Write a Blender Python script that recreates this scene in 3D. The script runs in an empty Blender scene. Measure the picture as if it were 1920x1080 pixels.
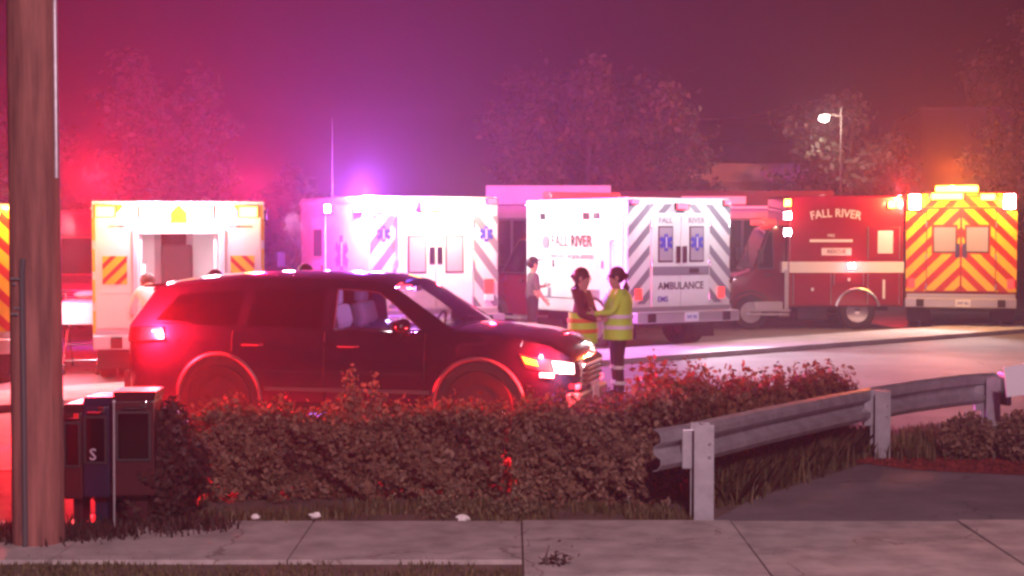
import bpy, bmesh, math, random
import numpy as np
from mathutils import Vector, Matrix, Euler

SC = bpy.context.scene
COL = SC.collection
R = math.radians
HAZE = 0.003
rng = random.Random(7)
nrng = np.random.default_rng(11)

# ------------------------------------------------------------------ camera
CAM_H, FPX, HORIZON = 2.2, 3000.0, 430.0
PITCH = math.atan((540 - HORIZON) / FPX)
cam_d = bpy.data.cameras.new('camera')
cam = bpy.data.objects.new('camera', cam_d)
COL.objects.link(cam)
cam.location = (0, 0, CAM_H)
cam.rotation_euler = (R(90) - PITCH, 0, 0)
cam_d.sensor_width = 36
cam_d.lens = 36 * FPX / 1920
cam_d.clip_end = 600
SC.camera = cam

# ------------------------------------------------------------------ night sky, exposure
w = bpy.data.worlds.new('World')
SC.world = w
w.use_nodes = True
wn = w.node_tree
bgn = wn.nodes['Background']
bgn.inputs['Color'].default_value = (0.55, 0.035, 0.15, 1)      # city night glow
bgn.inputs['Strength'].default_value = 0.012
SC.view_settings.view_transform = 'Standard'
SC.view_settings.look = 'None'
SC.view_settings.gamma = 1
SC.view_settings.exposure = 0
SC.view_settings.use_curve_mapping = False
SC.cycles.use_denoising = True
SC.cycles.use_light_tree = True
SC.cycles.max_bounces = 6
SC.cycles.diffuse_bounces = 2
SC.cycles.glossy_bounces = 3
SC.cycles.transmission_bounces = 4
SC.cycles.transparent_max_bounces = 12
SC.cycles.volume_bounces = 0
SC.cycles.sample_clamp_indirect = 6
SC.cycles.filter_width = 2.8
SC.cycles.caustics_reflective = False
SC.cycles.caustics_refractive = False

# pixel helpers used only to read off real positions
def ray(px, py):
    x, y = (px - 960) / FPX, -(py - 540) / FPX
    f = Vector((0, math.cos(PITCH), -math.sin(PITCH)))
    u = Vector((0, math.sin(PITCH), math.cos(PITCH)))
    return f + u * y + Vector((x, 0, 0))
def at(px, py, Y):
    d = ray(px, py)
    return Vector((0, 0, CAM_H)) + d * (Y / d.y)
def gnd(px, py, z=0.0):
    d = ray(px, py)
    return Vector((0, 0, CAM_H)) + d * ((z - CAM_H) / d.z)

# ------------------------------------------------------------------ materials
M = {}
def mat(name, col, rough=0.6, metal=0.0, var=0.0, vscale=6.0, bump=0.0, bscale=30.0, coat=0.0, col2=None, spec=0.5):
    m = bpy.data.materials.new(name)
    m.use_nodes = True
    nt = m.node_tree
    b = nt.nodes['Principled BSDF']
    b.inputs['Base Color'].default_value = (*col, 1)
    b.inputs['Roughness'].default_value = rough
    b.inputs['Metallic'].default_value = metal
    b.inputs['Coat Weight'].default_value = coat
    b.inputs['Coat Roughness'].default_value = 0.06
    b.inputs['Specular IOR Level'].default_value = spec
    if var or col2 or bump:
        tc = nt.nodes.new('ShaderNodeTexCoord')
    if var or col2:
        n = nt.nodes.new('ShaderNodeTexNoise')
        n.inputs['Scale'].default_value = vscale
        n.inputs['Detail'].default_value = 6
        n.inputs['Roughness'].default_value = 0.62
        nt.links.new(tc.outputs['Object'], n.inputs['Vector'])
        r = nt.nodes.new('ShaderNodeValToRGB')
        c2 = col2 or tuple(c * (1 - var) for c in col)
        r.color_ramp.elements[0].position = 0.35
        r.color_ramp.elements[1].position = 0.66
        r.color_ramp.elements[0].color = (*c2, 1)
        r.color_ramp.elements[1].color = (*col, 1)
        nt.links.new(n.outputs['Fac'], r.inputs['Fac'])
        nt.links.new(r.outputs['Color'], b.inputs['Base Color'])
        mr = nt.nodes.new('ShaderNodeMapRange')
        mr.inputs['To Min'].default_value = min(1, rough * 1.15 + 0.03)
        mr.inputs['To Max'].default_value = rough * 0.85
        nt.links.new(n.outputs['Fac'], mr.inputs['Value'])
        nt.links.new(mr.outputs['Result'], b.inputs['Roughness'])
    if bump:
        n2 = nt.nodes.new('ShaderNodeTexNoise')
        n2.inputs['Scale'].default_value = bscale
        n2.inputs['Detail'].default_value = 5
        nt.links.new(tc.outputs['Object'], n2.inputs['Vector'])
        bp = nt.nodes.new('ShaderNodeBump')
        bp.inputs['Strength'].default_value = bump
        bp.inputs['Distance'].default_value = 0.02
        nt.links.new(n2.outputs['Fac'], bp.inputs['Height'])
        nt.links.new(bp.outputs['Normal'], b.inputs['Normal'])
    M[name] = m
    return m

def vertical_grain(name, zs):
    nt = M[name].node_tree
    tc = next(n for n in nt.nodes if n.type == 'TEX_COORD')
    mp = nt.nodes.new('ShaderNodeMapping')
    mp.inputs['Scale'].default_value = (1, 1, zs)
    nt.links.new(tc.outputs['Object'], mp.inputs['Vector'])
    for n in nt.nodes:
        if n.type == 'TEX_NOISE':
            nt.links.new(mp.outputs['Vector'], n.inputs['Vector'])
def cracks(name, scale, dark=0.35):
    nt = M[name].node_tree
    b = nt.nodes['Principled BSDF']
    src = b.inputs['Base Color'].links[0].from_socket
    tc = next(n for n in nt.nodes if n.type == 'TEX_COORD')
    nz = nt.nodes.new('ShaderNodeTexNoise')
    nz.inputs['Scale'].default_value = 2.5
    nz.inputs['Detail'].default_value = 5
    nt.links.new(tc.outputs['Object'], nz.inputs['Vector'])
    mv = nt.nodes.new('ShaderNodeMixRGB')
    mv.blend_type = 'ADD'
    mv.inputs['Fac'].default_value = 0.6
    nt.links.new(tc.outputs['Object'], mv.inputs[1])
    nt.links.new(nz.outputs['Color'], mv.inputs[2])
    vo = nt.nodes.new('ShaderNodeTexVoronoi')
    vo.feature = 'DISTANCE_TO_EDGE'
    vo.inputs['Scale'].default_value = scale
    nt.links.new(mv.outputs[0], vo.inputs['Vector'])
    n2 = nt.nodes.new('ShaderNodeTexNoise')
    n2.inputs['Scale'].default_value = 0.9
    nt.links.new(tc.outputs['Object'], n2.inputs['Vector'])
    mr = nt.nodes.new('ShaderNodeMapRange')
    mr.inputs['From Min'].default_value = 0.42
    mr.inputs['From Max'].default_value = 0.62
    mr.inputs['To Min'].default_value = 0.0
    mr.inputs['To Max'].default_value = 0.008
    nt.links.new(n2.outputs['Fac'], mr.inputs['Value'])
    lt = nt.nodes.new('ShaderNodeMath')
    lt.operation = 'LESS_THAN'
    nt.links.new(vo.outputs['Distance'], lt.inputs[0])
    nt.links.new(mr.outputs['Result'], lt.inputs[1])
    mx = nt.nodes.new('ShaderNodeMixRGB')
    mx.blend_type = 'MULTIPLY'
    mx.inputs[2].default_value = (dark, dark * .95, dark * .9, 1)
    nt.links.new(lt.outputs[0], mx.inputs[0])
    nt.links.new(src, mx.inputs[1])
    nt.links.new(mx.outputs[0], b.inputs['Base Color'])
def leafmat(name, c1, c2, c3):
    m = bpy.data.materials.new(name)
    m.use_nodes = True
    nt = m.node_tree
    b = nt.nodes['Principled BSDF']
    g = nt.nodes.new('ShaderNodeNewGeometry')
    r = nt.nodes.new('ShaderNodeValToRGB')
    r.color_ramp.elements[0].color = (*c1, 1)
    r.color_ramp.elements[1].color = (*c3, 1)
    e = r.color_ramp.elements.new(0.55)
    e.color = (*c2, 1)
    nt.links.new(g.outputs['Random Per Island'], r.inputs['Fac'])
    nt.links.new(r.outputs['Color'], b.inputs['Base Color'])
    b.inputs['Roughness'].default_value = 0.62
    t = nt.nodes.new('ShaderNodeBsdfTranslucent')
    nt.links.new(r.outputs['Color'], t.inputs['Color'])
    mx = nt.nodes.new('ShaderNodeMixShader')
    mx.inputs['Fac'].default_value = 0.35
    nt.links.new(b.outputs[0], mx.inputs[1])
    nt.links.new(t.outputs[0], mx.inputs[2])
    nt.links.new(mx.outputs[0], nt.nodes['Material Output'].inputs['Surface'])
    M[name] = m

def glass(name, tint, refl=0.12, rough=0.03):
    m = bpy.data.materials.new(name)
    m.use_nodes = True
    nt = m.node_tree
    nt.nodes.remove(nt.nodes['Principled BSDF'])
    t = nt.nodes.new('ShaderNodeBsdfTransparent')
    t.inputs['Color'].default_value = (*tint, 1)
    g = nt.nodes.new('ShaderNodeBsdfGlossy')
    g.inputs['Roughness'].default_value = rough
    g.inputs['Color'].default_value = (0.9, 0.9, 0.9, 1)
    f = nt.nodes.new('ShaderNodeFresnel')
    gm = nt.nodes.new('ShaderNodeNewGeometry')
    ma = nt.nodes.new('ShaderNodeMath')
    ma.operation = 'MULTIPLY_ADD'
    ma.inputs[1].default_value = -0.8333
    ma.inputs[2].default_value = 1.5
    nt.links.new(gm.outputs['Backfacing'], ma.inputs[0])
    nt.links.new(ma.outputs[0], f.inputs['IOR'])
    mx = nt.nodes.new('ShaderNodeMixShader')
    nt.links.new(f.outputs[0], mx.inputs['Fac'])
    nt.links.new(t.outputs[0], mx.inputs[1])
    nt.links.new(g.outputs[0], mx.inputs[2])
    nt.links.new(mx.outputs[0], nt.nodes['Material Output'].inputs['Surface'])
    M[name] = m

def emit(name, col, s):
    m = bpy.data.materials.new(name)
    m.use_nodes = True
    nt = m.node_tree
    b = nt.nodes['Principled BSDF']
    b.inputs['Base Color'].default_value = (*[min(.8, c) for c in col], 1)
    b.inputs['Emission Color'].default_value = (*col, 1)
    b.inputs['Emission Strength'].default_value = s
    b.inputs['Roughness'].default_value = 0.2
    M[name] = m

mat('painted_red_light', (0.26, 0.035, 0.022), 0.9, var=0.5, vscale=9, bump=0.6, bscale=40)  # red light falling on the bank, put into its colour
mat('soil', (0.15, 0.105, 0.08), 0.95, var=0.5, vscale=3, bump=0.7, bscale=24)
mat('asphalt', (0.19, 0.17, 0.18), 0.88, var=0.4, vscale=1.3, bump=0.35, bscale=90)
mat('lot_asphalt', (0.15, 0.145, 0.145), 0.75, var=0.35, vscale=0.6, bump=0.2, bscale=60)
mat('concrete', (0.44, 0.40, 0.37), 0.85, var=0.42, vscale=3.1, bump=0.3, bscale=50)
mat('pale_concrete', (0.50, 0.49, 0.48), 0.8, var=0.25, vscale=2, bump=0.2, bscale=40)
mat('pole_wood', (0.33, 0.13, 0.105), 0.85, col2=(0.15, 0.06, 0.05), vscale=11, bump=0.5, bscale=26)
mat('galvanised', (0.52, 0.53, 0.56), 0.42, metal=0.55, var=0.3, vscale=7, bump=0.06, bscale=40)
mat('steel', (0.6, 0.6, 0.62), 0.3, metal=0.9, var=0.15)
mat('chrome', (0.8, 0.8, 0.82), 0.12, metal=1.0)
mat('black_plastic', (0.02, 0.02, 0.022), 0.5)
mat('grey_trim', (0.075, 0.07, 0.075), 0.5)
mat('rubber', (0.010, 0.010, 0.010), 0.8, bump=0.2, bscale=60)
mat('navy_paint', (0.006, 0.008, 0.022), 0.16, coat=1.0)
mat('white_paint', (0.78, 0.78, 0.78), 0.25, coat=0.6, var=0.05, vscale=2)
mat('red_paint', (0.27, 0.008, 0.018), 0.22, coat=0.8, var=0.15, vscale=2)
mat('maroon_paint', (0.16, 0.008, 0.014), 0.2, coat=0.8, var=0.15, vscale=2)
mat('reflective_yellow', (0.84, 0.50, 0.002), 0.38, var=0.08)
mat('reflective_red', (0.50, 0.022, 0.002), 0.38, var=0.12)
mat('reflective_white', (0.82, 0.82, 0.82), 0.35)
mat('stripe_grey', (0.20, 0.205, 0.24), 0.35)
mat('decal_blue', (0.03, 0.06, 0.42), 0.4)
mat('decal_black', (0.025, 0.025, 0.03), 0.5)
mat('diamond_plate', (0.48, 0.47, 0.5), 0.35, metal=0.6, bump=0.3, bscale=50)
mat('white_cloth', (0.82, 0.82, 0.84), 0.85, bump=0.2, bscale=14)
mat('interior_white', (0.72, 0.66, 0.68), 0.5)
mat('interior_grey', (0.35, 0.30, 0.33), 0.5)
mat('seat_cloth', (0.03, 0.03, 0.035), 0.9)
mat('skin', (0.52, 0.31, 0.22), 0.55)
mat('hair_dark', (0.018, 0.012, 0.010), 0.6)
mat('hair_brown', (0.05, 0.026, 0.018), 0.6)
mat('frosted', (0.34, 0.31, 0.36), 0.15)
mat('shirt_grey', (0.10, 0.10, 0.115), 0.9)
mat('shirt_white', (0.8, 0.8, 0.8), 0.85)
mat('jacket_brown', (0.11, 0.03, 0.028), 0.85)
mat('dark_cloth', (0.022, 0.02, 0.028), 0.9)
mat('hi_vis', (0.50, 0.95, 0.04), 0.6)
mat('orange_tape', (0.85, 0.22, 0.02), 0.5)
mat('wall_stucco', (0.48, 0.42, 0.41), 0.85, var=0.2, vscale=1.2, bump=0.15, bscale=30)
mat('fascia_white', (0.66, 0.62, 0.63), 0.6, var=0.12, vscale=0.8)
mat('wall_maroon', (0.05, 0.015, 0.018), 0.8)
mat('bark', (0.10, 0.075, 0.058), 0.9, var=0.4, bump=0.6, bscale=16)
mat('paper', (0.75, 0.74, 0.70), 0.8)
mat('box_navy', (0.012, 0.014, 0.04), 0.3, var=0.3)
mat('box_red', (0.05, 0.008, 0.010), 0.35, var=0.3)
mat('sign_white', (0.85, 0.86, 0.88), 0.4)
mat('plate_white', (0.7, 0.75, 0.8), 0.4)
vertical_grain('pole_wood', 0.10)
vertical_grain('bark', 0.2)
cracks('concrete', 0.55, .6)
cracks('asphalt', 0.5, .65)
cracks('lot_asphalt', 0.25, .5)
leafmat('tree_leaf', (0.06, 0.065, 0.035), (0.12, 0.12, 0.07), (0.19, 0.17, 0.11))
leafmat('hedge_leaf', (0.09, 0.06, 0.036), (0.20, 0.115, 0.068), (0.29, 0.18, 0.11))
leafmat('rust_leaf', (0.11, 0.05, 0.025), (0.20, 0.09, 0.04), (0.28, 0.14, 0.065))
leafmat('sprig_leaf', (0.10, 0.085, 0.05), (0.19, 0.15, 0.085), (0.28, 0.20, 0.12))
leafmat('grass_blade', (0.06, 0.055, 0.020), (0.12, 0.10, 0.04), (0.21, 0.16, 0.08))
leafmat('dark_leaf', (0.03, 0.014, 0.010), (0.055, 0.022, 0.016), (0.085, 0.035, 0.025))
glass('clear_glass', (0.82, 0.84, 0.84))
glass('tinted_glass', (0.05, 0.05, 0.055))
glass('ambulance_glass', (0.26, 0.26, 0.30))
emit('lens_white', (1, 0.90, 0.96), 90)
emit('lens_amber', (1, 0.45, 0.04), 22)
emit('lens_red', (1, 0.03, 0.05), 14)
emit('lens_violet', (0.62, 0.40, 1), 140)
emit('lens_turn', (1, 0.40, 0.03), 4)
emit('lens_tail', (1, 0.05, 0.04), 1.5)
emit('lens_headlight', (1, 0.80, 0.76), 3)
emit('street_bulb', (1, 0.92, 0.86), 60)
emit('ceiling_lamp', (1, 0.86, 0.92), 5)

# ------------------------------------------------------------------ mesh building
class MB:
    def __init__(s):
        s.v, s.f = [], []
    def add(s, vs, fs):
        o = len(s.v)
        s.v += [tuple(p) for p in vs]
        s.f += [tuple(i + o for i in f) for f in fs]
        return s
    def box(s, c, d, m=None):
        x, y, z = (q / 2 for q in d)
        vs = [Vector((a * x, b * y, e * z)) for a in (-1, 1) for b in (-1, 1) for e in (-1, 1)]
        if m is not None:
            vs = [m @ q for q in vs]
        vs = [q + Vector(c) for q in vs]
        return s.add(vs, [(0, 1, 3, 2), (4, 6, 7, 5), (0, 4, 5, 1), (2, 3, 7, 6), (0, 2, 6, 4), (1, 5, 7, 3)])
    def prism(s, prof, fn0, fn1):
        n = len(prof)
        vs = [fn0(*p) for p in prof] + [fn1(*p) for p in prof]
        fs = [tuple(range(n))[::-1], tuple(range(n, 2 * n))]
        fs += [(i, (i + 1) % n, n + (i + 1) % n, n + i) for i in range(n)]
        return s.add(vs, fs)
    def tube(s, pts, rad, n=8, cap=True):
        pts = [Vector(p) for p in pts]
        if not hasattr(rad, '__len__'):
            rad = [rad] * len(pts)
        o = len(s.v)
        up = Vector((0, 0, 1))
        for i, p in enumerate(pts):
            t = (pts[min(i + 1, len(pts) - 1)] - pts[max(i - 1, 0)]).normalized()
            a = t.cross(up)
            if a.length < 1e-3:
                a = t.cross(Vector((1, 0, 0)))
            a.normalize()
            b = t.cross(a).normalized()
            for k in range(n):
                q = 2 * math.pi * k / n
                s.v.append(tuple(p + (a * math.cos(q) + b * math.sin(q)) * rad[i]))
        for i in range(len(pts) - 1):
            for k in range(n):
                k2 = (k + 1) % n
                s.f.append((o + i * n + k, o + i * n + k2, o + (i + 1) * n + k2, o + (i + 1) * n + k))
        if cap:
            s.f.append(tuple(o + k for k in range(n))[::-1])
            s.f.append(tuple(o + (len(pts) - 1) * n + k for k in range(n)))
        return s
    def lathe(s, prof, c, axis='y', n=24, caps=True):
        o = len(s.v)
        c = Vector(c)
        for r_, h in prof:
            for k in range(n):
                q = 2 * math.pi * k / n
                a, b = r_ * math.cos(q), r_ * math.sin(q)
                p = (a, h, b) if axis == 'y' else ((a, b, h) if axis == 'z' else (h, a, b))
                s.v.append(tuple(c + Vector(p)))
        for i in range(len(prof) - 1):
            for k in range(n):
                k2 = (k + 1) % n
                s.f.append((o + i * n + k, o + i * n + k2, o + (i + 1) * n + k2, o + (i + 1) * n + k))
        if caps and prof[0][0] > 1e-4:
            s.f.append(tuple(o + k for k in range(n)))
        if caps and prof[-1][0] > 1e-4:
            s.f.append(tuple(o + (len(prof) - 1) * n + k for k in range(n)))
        return s
    def ball(s, c, r, nu=12, nv=8):
        if not hasattr(r, '__len__'):
            r = (r, r, r)
        o = len(s.v)
        for i in range(nv + 1):
            t = math.pi * i / nv
            for k in range(nu):
                q = 2 * math.pi * k / nu
                s.v.append((c[0] + r[0] * math.sin(t) * math.cos(q), c[1] + r[1] * math.sin(t) * math.sin(q), c[2] + r[2] * math.cos(t)))
        for i in range(nv):
            for k in range(nu):
                k2 = (k + 1) % nu
                s.f.append((o + i * nu + k, o + (i + 1) * nu + k, o + (i + 1) * nu + k2, o + i * nu + k2))
        return s
    def grid(s, rows):
        o = len(s.v)
        n = len(rows[0])
        for r_ in rows:
            s.v += [tuple(p) for p in r_]
        for i in range(len(rows) - 1):
            for k in range(n - 1):
                s.f.append((o + i * n + k, o + i * n + k + 1, o + (i + 1) * n + k + 1, o + (i + 1) * n + k))
        return s

def obj(name, mb, material, parent=None, smooth=False, bevel=0.0, solid=0.0, seg=2, weld=True):
    me = bpy.data.meshes.new(name)
    me.from_pydata(mb.v, [], mb.f)
    bm = bmesh.new()
    bm.from_mesh(me)
    if weld:
        bmesh.ops.remove_doubles(bm, verts=bm.verts, dist=1e-5)
    if solid:
        bmesh.ops.recalc_face_normals(bm, faces=bm.faces)
        bmesh.ops.solidify(bm, geom=list(bm.faces), thickness=solid)
    bmesh.ops.recalc_face_normals(bm, faces=bm.faces)
    if bevel:
        es = [e for e in bm.edges if len(e.link_faces) == 2 and e.calc_face_angle(0) > 0.5]
        bmesh.ops.bevel(bm, geom=es, offset=bevel, segments=seg, affect='EDGES', profile=0.6, clamp_overlap=True)
    if smooth:
        for f in bm.faces:
            f.smooth = True
    bm.to_mesh(me)
    bm.free()
    if smooth:
        try:
            me.set_sharp_from_angle(angle=R(38))
        except Exception:
            pass
    o = bpy.data.objects.new(name, me)
    COL.objects.link(o)
    if material:
        me.materials.append(M[material] if isinstance(material, str) else material)
    if parent:
        o.parent = parent
    return o

def tag(o, label, cat, group=None, kind=None):
    if label: o['label'] = label
    if cat: o['category'] = cat
    if group: o['group'] = group
    if kind: o['kind'] = kind
    return o
def thing(name, label, cat, loc=(0, 0, 0), rz=0.0, group=None):
    o = bpy.data.objects.new(name, None)
    COL.objects.link(o)
    o.empty_display_size = 0.2
    o.location = loc
    o.rotation_euler = (0, 0, rz)
    return tag(o, label, cat, group)
def struct(name, mb, m, **k):
    o = obj(name, mb, m, **k)
    o['kind'] = 'structure'
    return o
def light(name, parent, pos, power, col, radius=0.06, kind='POINT', aim=None, size=0.3, spot=None):
    d = bpy.data.lights.new(name, kind)
    d.energy = power
    d.color = col
    if kind == 'AREA':
        d.shape = 'RECTANGLE'
        d.size, d.size_y = size, size * 0.6
    else:
        d.shadow_soft_size = radius
    if kind == 'SPOT' and spot:
        d.spot_size = R(spot)
        d.spot_blend = 0.6
    o = bpy.data.objects.new(name, d)
    COL.objects.link(o)
    o.parent = parent
    o.location = pos
    if aim is not None:
        o.rotation_euler = Vector(aim).to_track_quat('-Z', 'Y').to_euler()
    return o

REAR = Matrix(((0, 0, -1), (-1, 0, 0), (0, 1, 0)))      # text facing local -x
LEFT = Matrix(((-1, 0, 0), (0, 0, 1), (0, 1, 0)))       # text facing local +y
FRONTY = Matrix(((1, 0, 0), (0, 0, -1), (0, 1, 0)))     # text facing local -y
def lettering(parent, text, size, pos, m3, material, arc=0.0, name='lettering', depth=0.004, stretch=1.0):
    c = bpy.data.curves.new('lettering_curve', 'FONT')
    c.body = text
    c.size = size
    c.align_x = 'CENTER'
    c.align_y = 'CENTER'
    c.extrude = depth / 2
    c.resolution_u = 2
    c.offset = size * 0.012
    t = bpy.data.objects.new('lettering_tmp', c)
    COL.objects.link(t)
    dg = bpy.context.evaluated_depsgraph_get()
    me = bpy.data.meshes.new_from_object(t.evaluated_get(dg))
    bpy.data.objects.remove(t)
    bpy.data.curves.remove(c)
    me.name = name
    for v in me.vertices:
        p = v.co.copy()
        p.x *= stretch
        if arc:
            a = p.x / arc
            rr = arc + p.y
            p.x, p.y = rr * math.sin(a), rr * math.cos(a) - arc
        v.co = m3 @ p + Vector(pos)
    me.materials.clear()
    me.materials.append(M[material])
    o = bpy.data.objects.new(name, me)
    COL.objects.link(o)
    o.parent = parent
    return o

# foliage made of many small leaf blades
def leaves(name, pts, nrm, size, material, parent=None, aspect=0.55, jitter=0.9, kind=None):
    n = len(pts)
    pts = np.asarray(pts, float)
    rnd = nrng.normal(size=(n, 3))
    nn = np.asarray(nrm, float) + rnd * jitter
    nn /= np.linalg.norm(nn, axis=1, keepdims=True) + 1e-9
    a = np.cross(nn, nrng.normal(size=(n, 3)))
    a /= np.linalg.norm(a, axis=1, keepdims=True) + 1e-9
    b = np.cross(nn, a)
    sz = (np.asarray(size) * nrng.uniform(0.6, 1.3, n))[:, None]
    v = np.empty((n, 4, 3))
    v[:, 0] = pts - a * sz
    v[:, 1] = pts - b * sz * aspect + nn * sz * .12
    v[:, 2] = pts + a * sz
    v[:, 3] = pts + b * sz * aspect + nn * sz * .12
    me = bpy.data.meshes.new(name)
    me.vertices.add(n * 4)
    me.vertices.foreach_set('co', v.ravel())
    me.loops.add(n * 4)
    me.loops.foreach_set('vertex_index', np.arange(n * 4, dtype=np.int32))
    me.polygons.add(n)
    me.polygons.foreach_set('loop_start', np.arange(n, dtype=np.int32) * 4)
    me.update(calc_edges=True)
    me.materials.append(M[material])
    o = bpy.data.objects.new(name, me)
    COL.objects.link(o)
    if parent: o.parent = parent
    if kind: o['kind'] = kind
    return o

def blades(name, pts, h, material, wid=0.012, lean=0.35, parent=None, kind='stuff'):
    n = len(pts)
    pts = np.asarray(pts, float)
    h = (np.asarray(h) * nrng.uniform(0.5, 1.25, n))[:, None]
    an = nrng.uniform(0, 2 * np.pi, n)
    d = np.stack([np.cos(an), np.sin(an), np.zeros(n)], 1)
    s = np.stack([-np.sin(an), np.cos(an), np.zeros(n)], 1) * wid
    up = np.array([0, 0, 1.0])
    ln = nrng.uniform(0.1, 1, n)[:, None] * lean
    v = np.empty((n, 5, 3))
    v[:, 0] = pts - s
    v[:, 1] = pts + s
    v[:, 2] = pts + s * .8 + up * h * .55 + d * h * ln * .35
    v[:, 3] = pts + up * h + d * h * ln
    v[:, 4] = pts - s * .8 + up * h * .55 + d * h * ln * .35
    me = bpy.data.meshes.new(name)
    me.vertices.add(n * 5)
    me.vertices.foreach_set('co', v.ravel())
    me.loops.add(n * 5)
    me.loops.foreach_set('vertex_index', np.arange(n * 5, dtype=np.int32))
    me.polygons.add(n)
    me.polygons.foreach_set('loop_start', np.arange(n, dtype=np.int32) * 5)
    me.update(calc_edges=True)
    me.materials.append(M[material])
    o = bpy.data.objects.new(name, me)
    COL.objects.link(o)
    if parent: o.parent = parent
    if kind: o['kind'] = kind
    return o

def wheel(parent, c, r, wid, side, rim_mat='steel'):
    t = MB().lathe([(r * .62, -wid / 2), (r * .93, -wid / 2), (r, -wid * .36), (r, wid * .36), (r * .93, wid / 2), (r * .62, wid / 2), (r * .58, 0), (r * .62, -wid / 2)], (0, 0, 0), 'y', 28, False)
    o = obj('wheel', t, 'rubber', parent, smooth=True)
    o.location = c
    h = side * wid / 2
    rm = MB().lathe([(r * .61, h * .95), (r * .56, h * .8), (r * .5, h * .45), (r * .2, h * .6), (r * .16, h * .95), (0.001, h * .98)], (0, 0, 0), 'y', 20)
    obj('rim', rm, rim_mat, o, smooth=True)
    nb = MB()
    for k in range(6):
        a = k * math.pi / 3
        nb.box((r * .36 * math.cos(a), h * .72, r * .36 * math.sin(a)), (r * .28, .03, r * .1), Matrix.Rotation(-a, 3, 'Y'))
    obj('spoke', nb, rim_mat, o, smooth=False)
    return o
# ================================================================== SETTING
def sheet(name, pts, z, m):
    b = MB().add([(p[0], p[1], z) for p in pts], [tuple(range(len(pts)))])
    return struct(name, b, m)
sheet('ground', [(-66, -16), (66, -16), (66, 108), (-66, 108)], 0, 'soil')
sheet('parking_lot', [(-60, 14.5), (1.2, 14.5), (5.2, 18.4), (14, 22), (60, 30), (60, 100), (-60, 100)], 0.006, 'lot_asphalt')
dv = [gnd(1318, 985), gnd(1420, 935), gnd(1650, 862), gnd(2000, 846), gnd(2300, 850), gnd(2300, 1004), gnd(1640, 1000)]
sheet('driveway', dv, 0.008, 'asphalt')

sheet('red_light_sheet', [gnd(1575, 866), gnd(1690, 838), gnd(1990, 828), gnd(2100, 900), gnd(1900, 893), gnd(1720, 884)], 0.013, 'painted_red_light')  # sheet coloured red in place of red light on the ground
# far pavement strip along the lot, lit by the vehicles
a, b = gnd(1180, 671), gnd(1920, 616)
d = (b - a).normalized()
n = Vector((-d.y, d.x, 0))
k = MB()
p0, p1 = a - d * 14, b + d * 14
k.add([p0 - n * .9, p1 - n * .9, p1 + n * .8, p0 + n * .8], [(0, 1, 2, 3)])
k.v = [(x, y, 0.0) for x, y, z in k.v]
kk = MB().prism([(v[0], v[1]) for v in k.v], lambda x, y: (x, y, 0.0), lambda x, y: (x, y, 0.1))
struct('far_pavement', kk, 'pale_concrete', bevel=.015)

# near pavement: separate slabs
pave = struct('pavement', MB().add([(-9, 8.6, .012), (7, 8.6, .012), (7, 11.82, .012), (-9, 11.82, .012)], [(0, 1, 2, 3)]), 'soil')
xs = [-9.0, -7.5, -6.0, -4.55, -3.02, -1.47, .07, 1.62, 3.3, 5.0, 6.8]
for i in range(len(xs) - 1):
    x0, x1 = xs[i] + .005, xs[i + 1] - .005
    f = 10.38 if x1 < .2 else (9.9 if x1 < 1.7 else 8.7)
    s = MB().box(((x0 + x1) / 2, (f + 11.8) / 2, .022 + rng.uniform(-.004, .004)), (x1 - x0, 11.8 - f, .045), Matrix.Rotation(rng.uniform(-.003, .003), 3, 'X'))
    obj('slab', s, 'concrete', pave, bevel=.008)

def scatter(poly, n):
    poly = [(p[0], p[1]) for p in poly]
    x0, x1 = min(p[0] for p in poly), max(p[0] for p in poly)
    y0, y1 = min(p[1] for p in poly), max(p[1] for p in poly)
    out = []
    def inside(x, y):
        c = False
        for i in range(len(poly)):
            (ax, ay), (bx, by) = poly[i], poly[i - 1]
            if (ay > y) != (by > y) and x < (bx - ax) * (y - ay) / (by - ay) + ax:
                c = not c
        return c
    while len(out) < n:
        x, y = rng.uniform(x0, x1), rng.uniform(y0, y1)
        if inside(x, y):
            out.append((x, y, 0.0))
    return out
def clumped(poly, n, clumps, spread):
    cs = scatter(poly, clumps)
    o = []
    for i in range(n):
        c = rng.choice(cs)
        o.append((c[0] + rng.gauss(0, spread), c[1] + rng.gauss(0, spread), 0))
    return o
tag(blades('painted_red_light', scatter([gnd(1585, 864), gnd(1690, 840), gnd(1990, 830), gnd(2080, 895), gnd(1900, 890), gnd(1720, 882)], 4200), .03, 'painted_red_light', .012, 1.6), 'red chips on the bank past the second rail post, coloured as red light', 'painted_red_light')
# grass verge next to the camera, thin grass below the hedges, weeds under the rail
tag(blades('grass', clumped([(-5, 9.6), (.2, 9.6), (-.2, 10.38), (-5, 10.42)], 6000, 90, .12), .045, 'grass_blade', .008), 'short worn grass in the verge before the pavement', 'grass')
tag(blades('grass', clumped([(-3.2, 11.9), (1.3, 11.9), (1.3, 12.75), (-3.2, 12.75)], 3000, 34, .10), .075, 'grass_blade', .008), 'sparse dry grass along the bare strip under the hedges', 'grass')
tag(blades('grass', clumped([gnd(1345, 945), gnd(1600, 858), gnd(1610, 840), gnd(1350, 900)], 5200, 46, .10), .24, 'grass_blade', .009, .8), 'tall dry grass standing under the guardrail between its posts', 'grass')
tag(blades('grass', scatter([gnd(1345, 955), gnd(1600, 866), gnd(1610, 856), gnd(1345, 938)], 2600), .06, 'grass_blade', .008), 'short pale grass fringe on the driveway edge', 'grass')
tag(blades('grass', clumped([gnd(1660, 862), gnd(2000, 862), gnd(2050, 800), gnd(1680, 830)], 4500, 50, .12), .16, 'grass_blade', .010), 'low weeds on the red lit bank beyond the second rail post', 'grass')
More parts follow.
